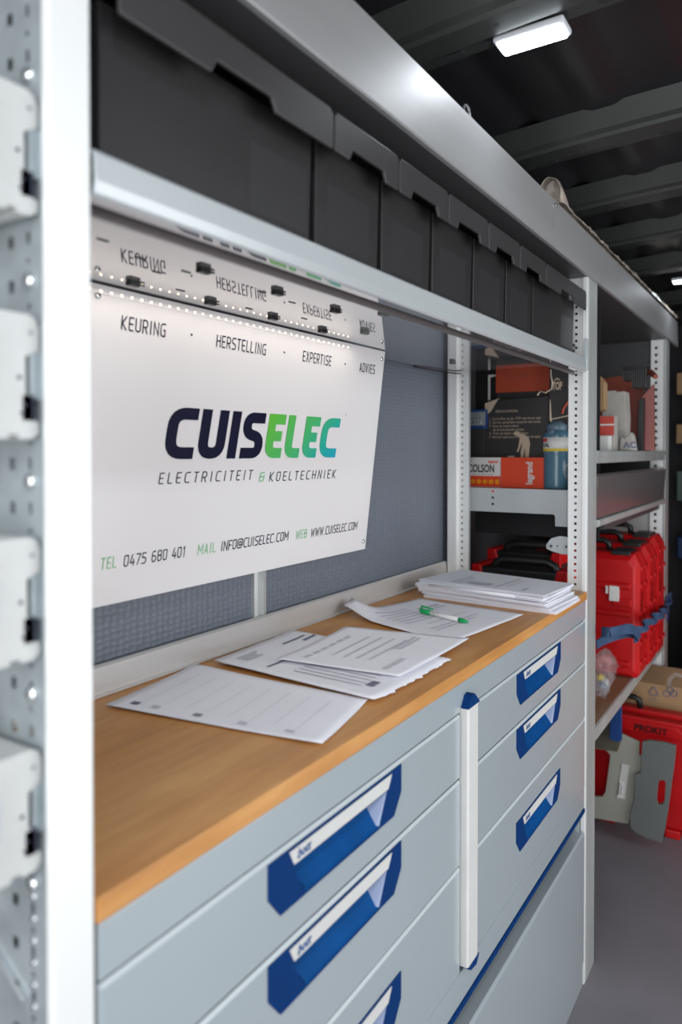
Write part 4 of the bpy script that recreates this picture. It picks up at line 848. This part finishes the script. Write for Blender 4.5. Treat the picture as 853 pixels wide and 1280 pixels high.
# bag of parts on wooden shelf
pb_ = thing('clear_parts_bag', 'clear plastic bag with yellow and blue bits beside the middle upright', 'bag', (-.045,2.02,.603))
def blob(c, r, s, seed, n=14, m=10, taper=0):
    vs = []; fs = []
    for i in range(m+1):
        for k in range(n):
            a, b = math.pi*i/m, 2*math.pi*k/n; d_ = Vector((math.sin(a)*math.cos(b), math.sin(a)*math.sin(b), math.cos(a))); f = (1+(.25 if not taper else .5)*noise.noise(d_*(2.2 if not taper else 3.5)+Vector((seed,0,0))))*(1-taper*(d_.z*.5+.5)); vs.append(Vector(c)+Vector((d_.x*s[0],d_.y*s[1],d_.z*s[2]))*r*f)
    for i in range(m):
        for k in range(n): fs.append((i*n+k, i*n+(k+1)%n, (i+1)*n+(k+1)%n, (i+1)*n+k))
    return MB().raw(vs, fs)
c0 = at('x',-.030,756,848); blob((c0.x,c0.y,max(c0.z,.705)),.074,(.55,1.0,1.05),3,24,18,.55).build('film', M['clear'], pb_, smooth=True)
c1 = at('x',-.030,752,868); blob((c1.x,c1.y-.01,max(c1.z,.658)),.040,(.6,.9,.80),5,20,14,.2).build('film', M['clear'], pb_, smooth=True)
for k, mm in enumerate(['yellow','blueobj','white','blueobj','white']):
    blob((c0.x+.004*(k%3)-.008, c0.y-.02+.011*k, c0.z+(.008 if k<1 else -.016)), .012, (1,1,.7), k, 8, 6).build('loose_part', M[mm], pb_)

# ------------------------------------------------------------ UNDER THE WOODEN SHELF
pc = thing('red_carry_case', 'large red case with embossed lettering leaning on the floor', 'tool case', (.08,2.68,0))
def P2(y, *pts): return [at('y', y, *q) for q in pts]
tilt = lambda: None
m = MB(); P = [(-.20,.03),(-.20,.36),(-.16,.388),(.10,.388),(.165,.34),(.22,.24),(.22,.05),(.19,.03)]
m.prism([(x,2.66,z) for x, z in P],(0,.045,0)); m.build('front_shell', M['red'], pc, bevel=.006)
m = MB(); P_ = [(-.21,.025),(-.21,.37),(-.17,.402),(.105,.402),(.175,.35),(.235,.245),(.235,.035),(.21,.02)]
m.prism([(x,2.708,z) for x, z in P_],(0,.05,0)); m.build('rear_shell', M['red'], pc, bevel=.006)
m = MB(); m.prism([(-.17,2.654,.345),(-.14,2.654,.375),(.085,2.654,.375),(.12,2.654,.345),(.12,2.654,.335),(-.17,2.654,.335)],(0,.01,0)); m.build('raised_panel', M['red'], pc, bevel=.003)
m = MB(); m.box((.05,2.650,.0),(.10,2.70,.03)); m.build('foot', M['red'], pc, bevel=.006)
m = MB(); m.box((-.16,2.650,.0),(-.11,2.70,.03)); m.build('foot', M['red'], pc, bevel=.006)
q = at('y',2.65,793,911); m = MB(); flat_text(m,'PROKIT',.030,lambda u,v:(q.x+u,2.6525,.345+v),bold=.001,width=.105); m.build('lettering', M['reddk'], pc)
MB().tube([(-.12,2.72,.40),(-.115,2.72,.43),(-.10,2.72,.437),(-.06,2.72,.437),(-.045,2.72,.43),(-.04,2.72,.40)],.010,10).build('handle', M['black'], pc, smooth=True)
# hinged grey panels
fp = thing('folding_panel', 'pair of grey plastic panels with cut-outs leaning against the red case', 'folding panel', (0,2.56,0))
def holed(y, outer, hole, th, m, name):
    """outer/hole pixel loops -> plate with a hole (bridged by bmesh)"""
    bm = bmesh.new(); O = P2(y, *outer); Hh = P2(y, *hole)
    zmin = min(p_.z for p_ in O)
    vs = [bm.verts.new(p_) for p_ in O]; hs = [bm.verts.new(p_) for p_ in Hh]
    es_ = [bm.edges.new((vs[i], vs[(i+1)%len(vs)])) for i in range(len(vs))] + [bm.edges.new((hs[i], hs[(i+1)%len(hs)])) for i in range(len(hs))]
    bmesh.ops.triangle_fill(bm, edges=es_, use_beauty=True)
    V = [v.co.copy() for v in bm.verts]; bm.verts.index_update(); Fs = [tuple(v.index for v in f.verts) for f in bm.faces]
    bd = [(e.verts[0].index, e.verts[1].index) for e in bm.edges if len(e.link_faces) == 1]; bm.free()
    n = len(V); mb = MB(); mb.raw(V + [v + Vector((0,th,0)) for v in V], Fs + [tuple(i+n for i in f)[::-1] for f in Fs] + [(a, b, b+n, a+n) for a, b in bd]); return mb.build(name, m, fp, bevel=.0015)
holed(2.555, [(722,905),(778,918),(800,928),(799,944),(804,945),(800,968),(794.5,968),(792.5,995),(796,996),(793.5,1019.5),(788,1018.5),(785.7,1030),(743.7,1023),(720,1020)], [(738,935),(758,938),(763,944),(762,955),(757,990),(753,996),(738,996)], .012, M['lgrey'], 'light_panel')
holed(2.535, [(803,927),(812,925.7),(830,928),(845.5,932.5),(844,950),(836,1010),(831.6,1037),(827.7,1053.6),(812,1049),(795,1041),(788.6,1035),(787,1019),(793,1000),(794,968),(801,966)], [(825,976),(829,975),(832.5,978),(831,1001),(828.5,1005.5),(823,1005.5),(821,1001),(823,980)], .014, M['mgrey'], 'dark_panel')
P = P2(2.553, (778,954),(787,957),(781.5,999),(771.5,997)); MB().prism(P,(0,-.001,0)).build('label', M['strip'], fp)
P = P2(2.5515, (774.5,976),(781.5,978),(779,998),(771.8,996)); MB().prism(P,(0,-.0006,0)).build('label_patch', M['white'], fp)
o_, ux, vx = P2(2.5505,(775,993),(777.5,979),(779.5,993.5)); eu = (ux-o_); ev = (vx-o_)*.8
m = MB(); flat_text(m,'luxion',1.0,lambda u,v: o_+eu*(u/3.0)+ev*(v)); m.build('lettering', M['black'], fp)
P = P2(2.5505,(774.6,978),(775.6,978.2),(773.4,994),(772.4,993.8)); MB().prism(P,(0,-.0004,0)).build('barcode', M['black'], fp)
# olive piece + blue strap end hanging
mb = MB(); P = P2(2.52,(720,905),(773,905),(775,930),(772,940),(748,936),(720,936)); mb.prism(P,(0,.02,0)); tag(mb.build('olive_block', M['olive'], bevel=.002), 'dark olive block hanging under the wooden shelf edge', 'block')
mb = MB(); P = P2(2.49,(764,870),(777,862),(777.5,926),(772,928),(762,924)); mb.prism(P,(0,.012,0)); tag(mb.build('hanging_blue_strap', M['blueobj'], bevel=.002), 'short dark blue strap end hanging below the wooden shelf', 'strap')
# cardboard box behind
cbx = thing('cardboard_box', 'brown cardboard box with recycling symbols behind the large red case', 'box', (.08,2.87,0))
MB().box((-.22,2.80,0),(.34,2.925,.47)).build('carton', M['cardboard'], cbx, bevel=.002)
MB().prism([(-.22,2.80,.47),(.34,2.80,.47),(.34,2.92,.505),(-.22,2.92,.505)],(0,.004,0)).build('flap', M['cardboard'], cbx)
MB().box((-.225,2.797,.405),(.345,2.80,.462)).build('overlap_band', M['cardboard'], cbx, bevel=.001)
m = MB(); c = at('y',2.796,817.5,865)
tri = [Vector((c.x+.022*math.cos(a), 2.7962, c.z+.022*math.sin(a))) for a in (R(90),R(210),R(330))]
for i in range(3): m.tube([tri[i].lerp(tri[(i+1)%3],.12), tri[i].lerp(tri[(i+1)%3],.88)],.0022,5)
flat_text(m,'PAP',.015,lambda u,v:(c.x-.015+u,2.7962,c.z-.032+v))
for k in range(3):
    cc_ = at('y',2.796,834+4.5*k,866 + (1 if k != 1 else -3)); m.tube([(cc_.x+.011*math.cos(a),2.7962,cc_.z+.011*math.sin(a)) for a in [2*math.pi*j_/12 for j_ in range(13)]],.0018,5)
m.build('recycling_symbols', M['dgrey'], cbx)
hm = thing('clear_plastic_loop', 'clear bent plastic loop standing on the cardboard box', 'plastic loop', (.07,2.77,.44))
MB().tube([at('y',2.78,836,858),at('y',2.78,838,848),at('y',2.78,845,843),at('y',2.78,853,845),at('y',2.78,862,852)],.008,10).build('loop', M['clear'], hm, smooth=True)

# ------------------------------------------------------------ FAR END SHELVES (bulkhead)
bk = thing('bulkhead_shelving', 'dark shelving against the far bulkhead at the right edge', 'shelving', (.6,3.9,0))
for z_ in (.35,.78,1.05,1.32,1.55,1.75): MB().box((.001,3.72,z_),(1.199,4.05,z_+.02)).build('shelf_board', M['mgrey'] if z_ != .78 else M['ply'], bk)
for x_ in (-.03,1.2): MB().box((x_,3.72,0),(x_+.03,4.05,1.9)).build('side', M['wall'], bk)
def far_item(px, py, z, w_, h, m, name, lab, cat):
    p_ = at('y', 3.74, px, py); mb = MB(); mb.box((p_.x, 3.74, z), (p_.x+w_, 3.94, z+h)); tag(mb.build(name, m, bevel=.004), lab, cat)
far_item(846,500,1.5705,.12,.10,M['cardboard'],'brown_parcel','brown parcel on the second shelf from the top at the far bulkhead','parcel')
far_item(846,500,1.3405,.10,.09,M['cardboard'],'ochre_packet','ochre packet high on the far bulkhead shelving','packet')
far_item(847,500,1.0705,.16,.14,M['teal'],'pale_green_crate','pale green crate in the middle of the far shelving','crate')
far_item(847,700,.8005,.20,.10,M['blueobj'],'blue_packet','blue packet on the brown board of the far shelving','packet')
mb = MB(); mb.box((.55,3.70,.3705),(.95,3.95,.70)); tag(mb.build('red_crate', M['red'], bevel=.01), 'red crate low in the far shelving, mirrored in the drawer fronts', 'crate')  # out-of-view crate added for a red reflection in the drawers
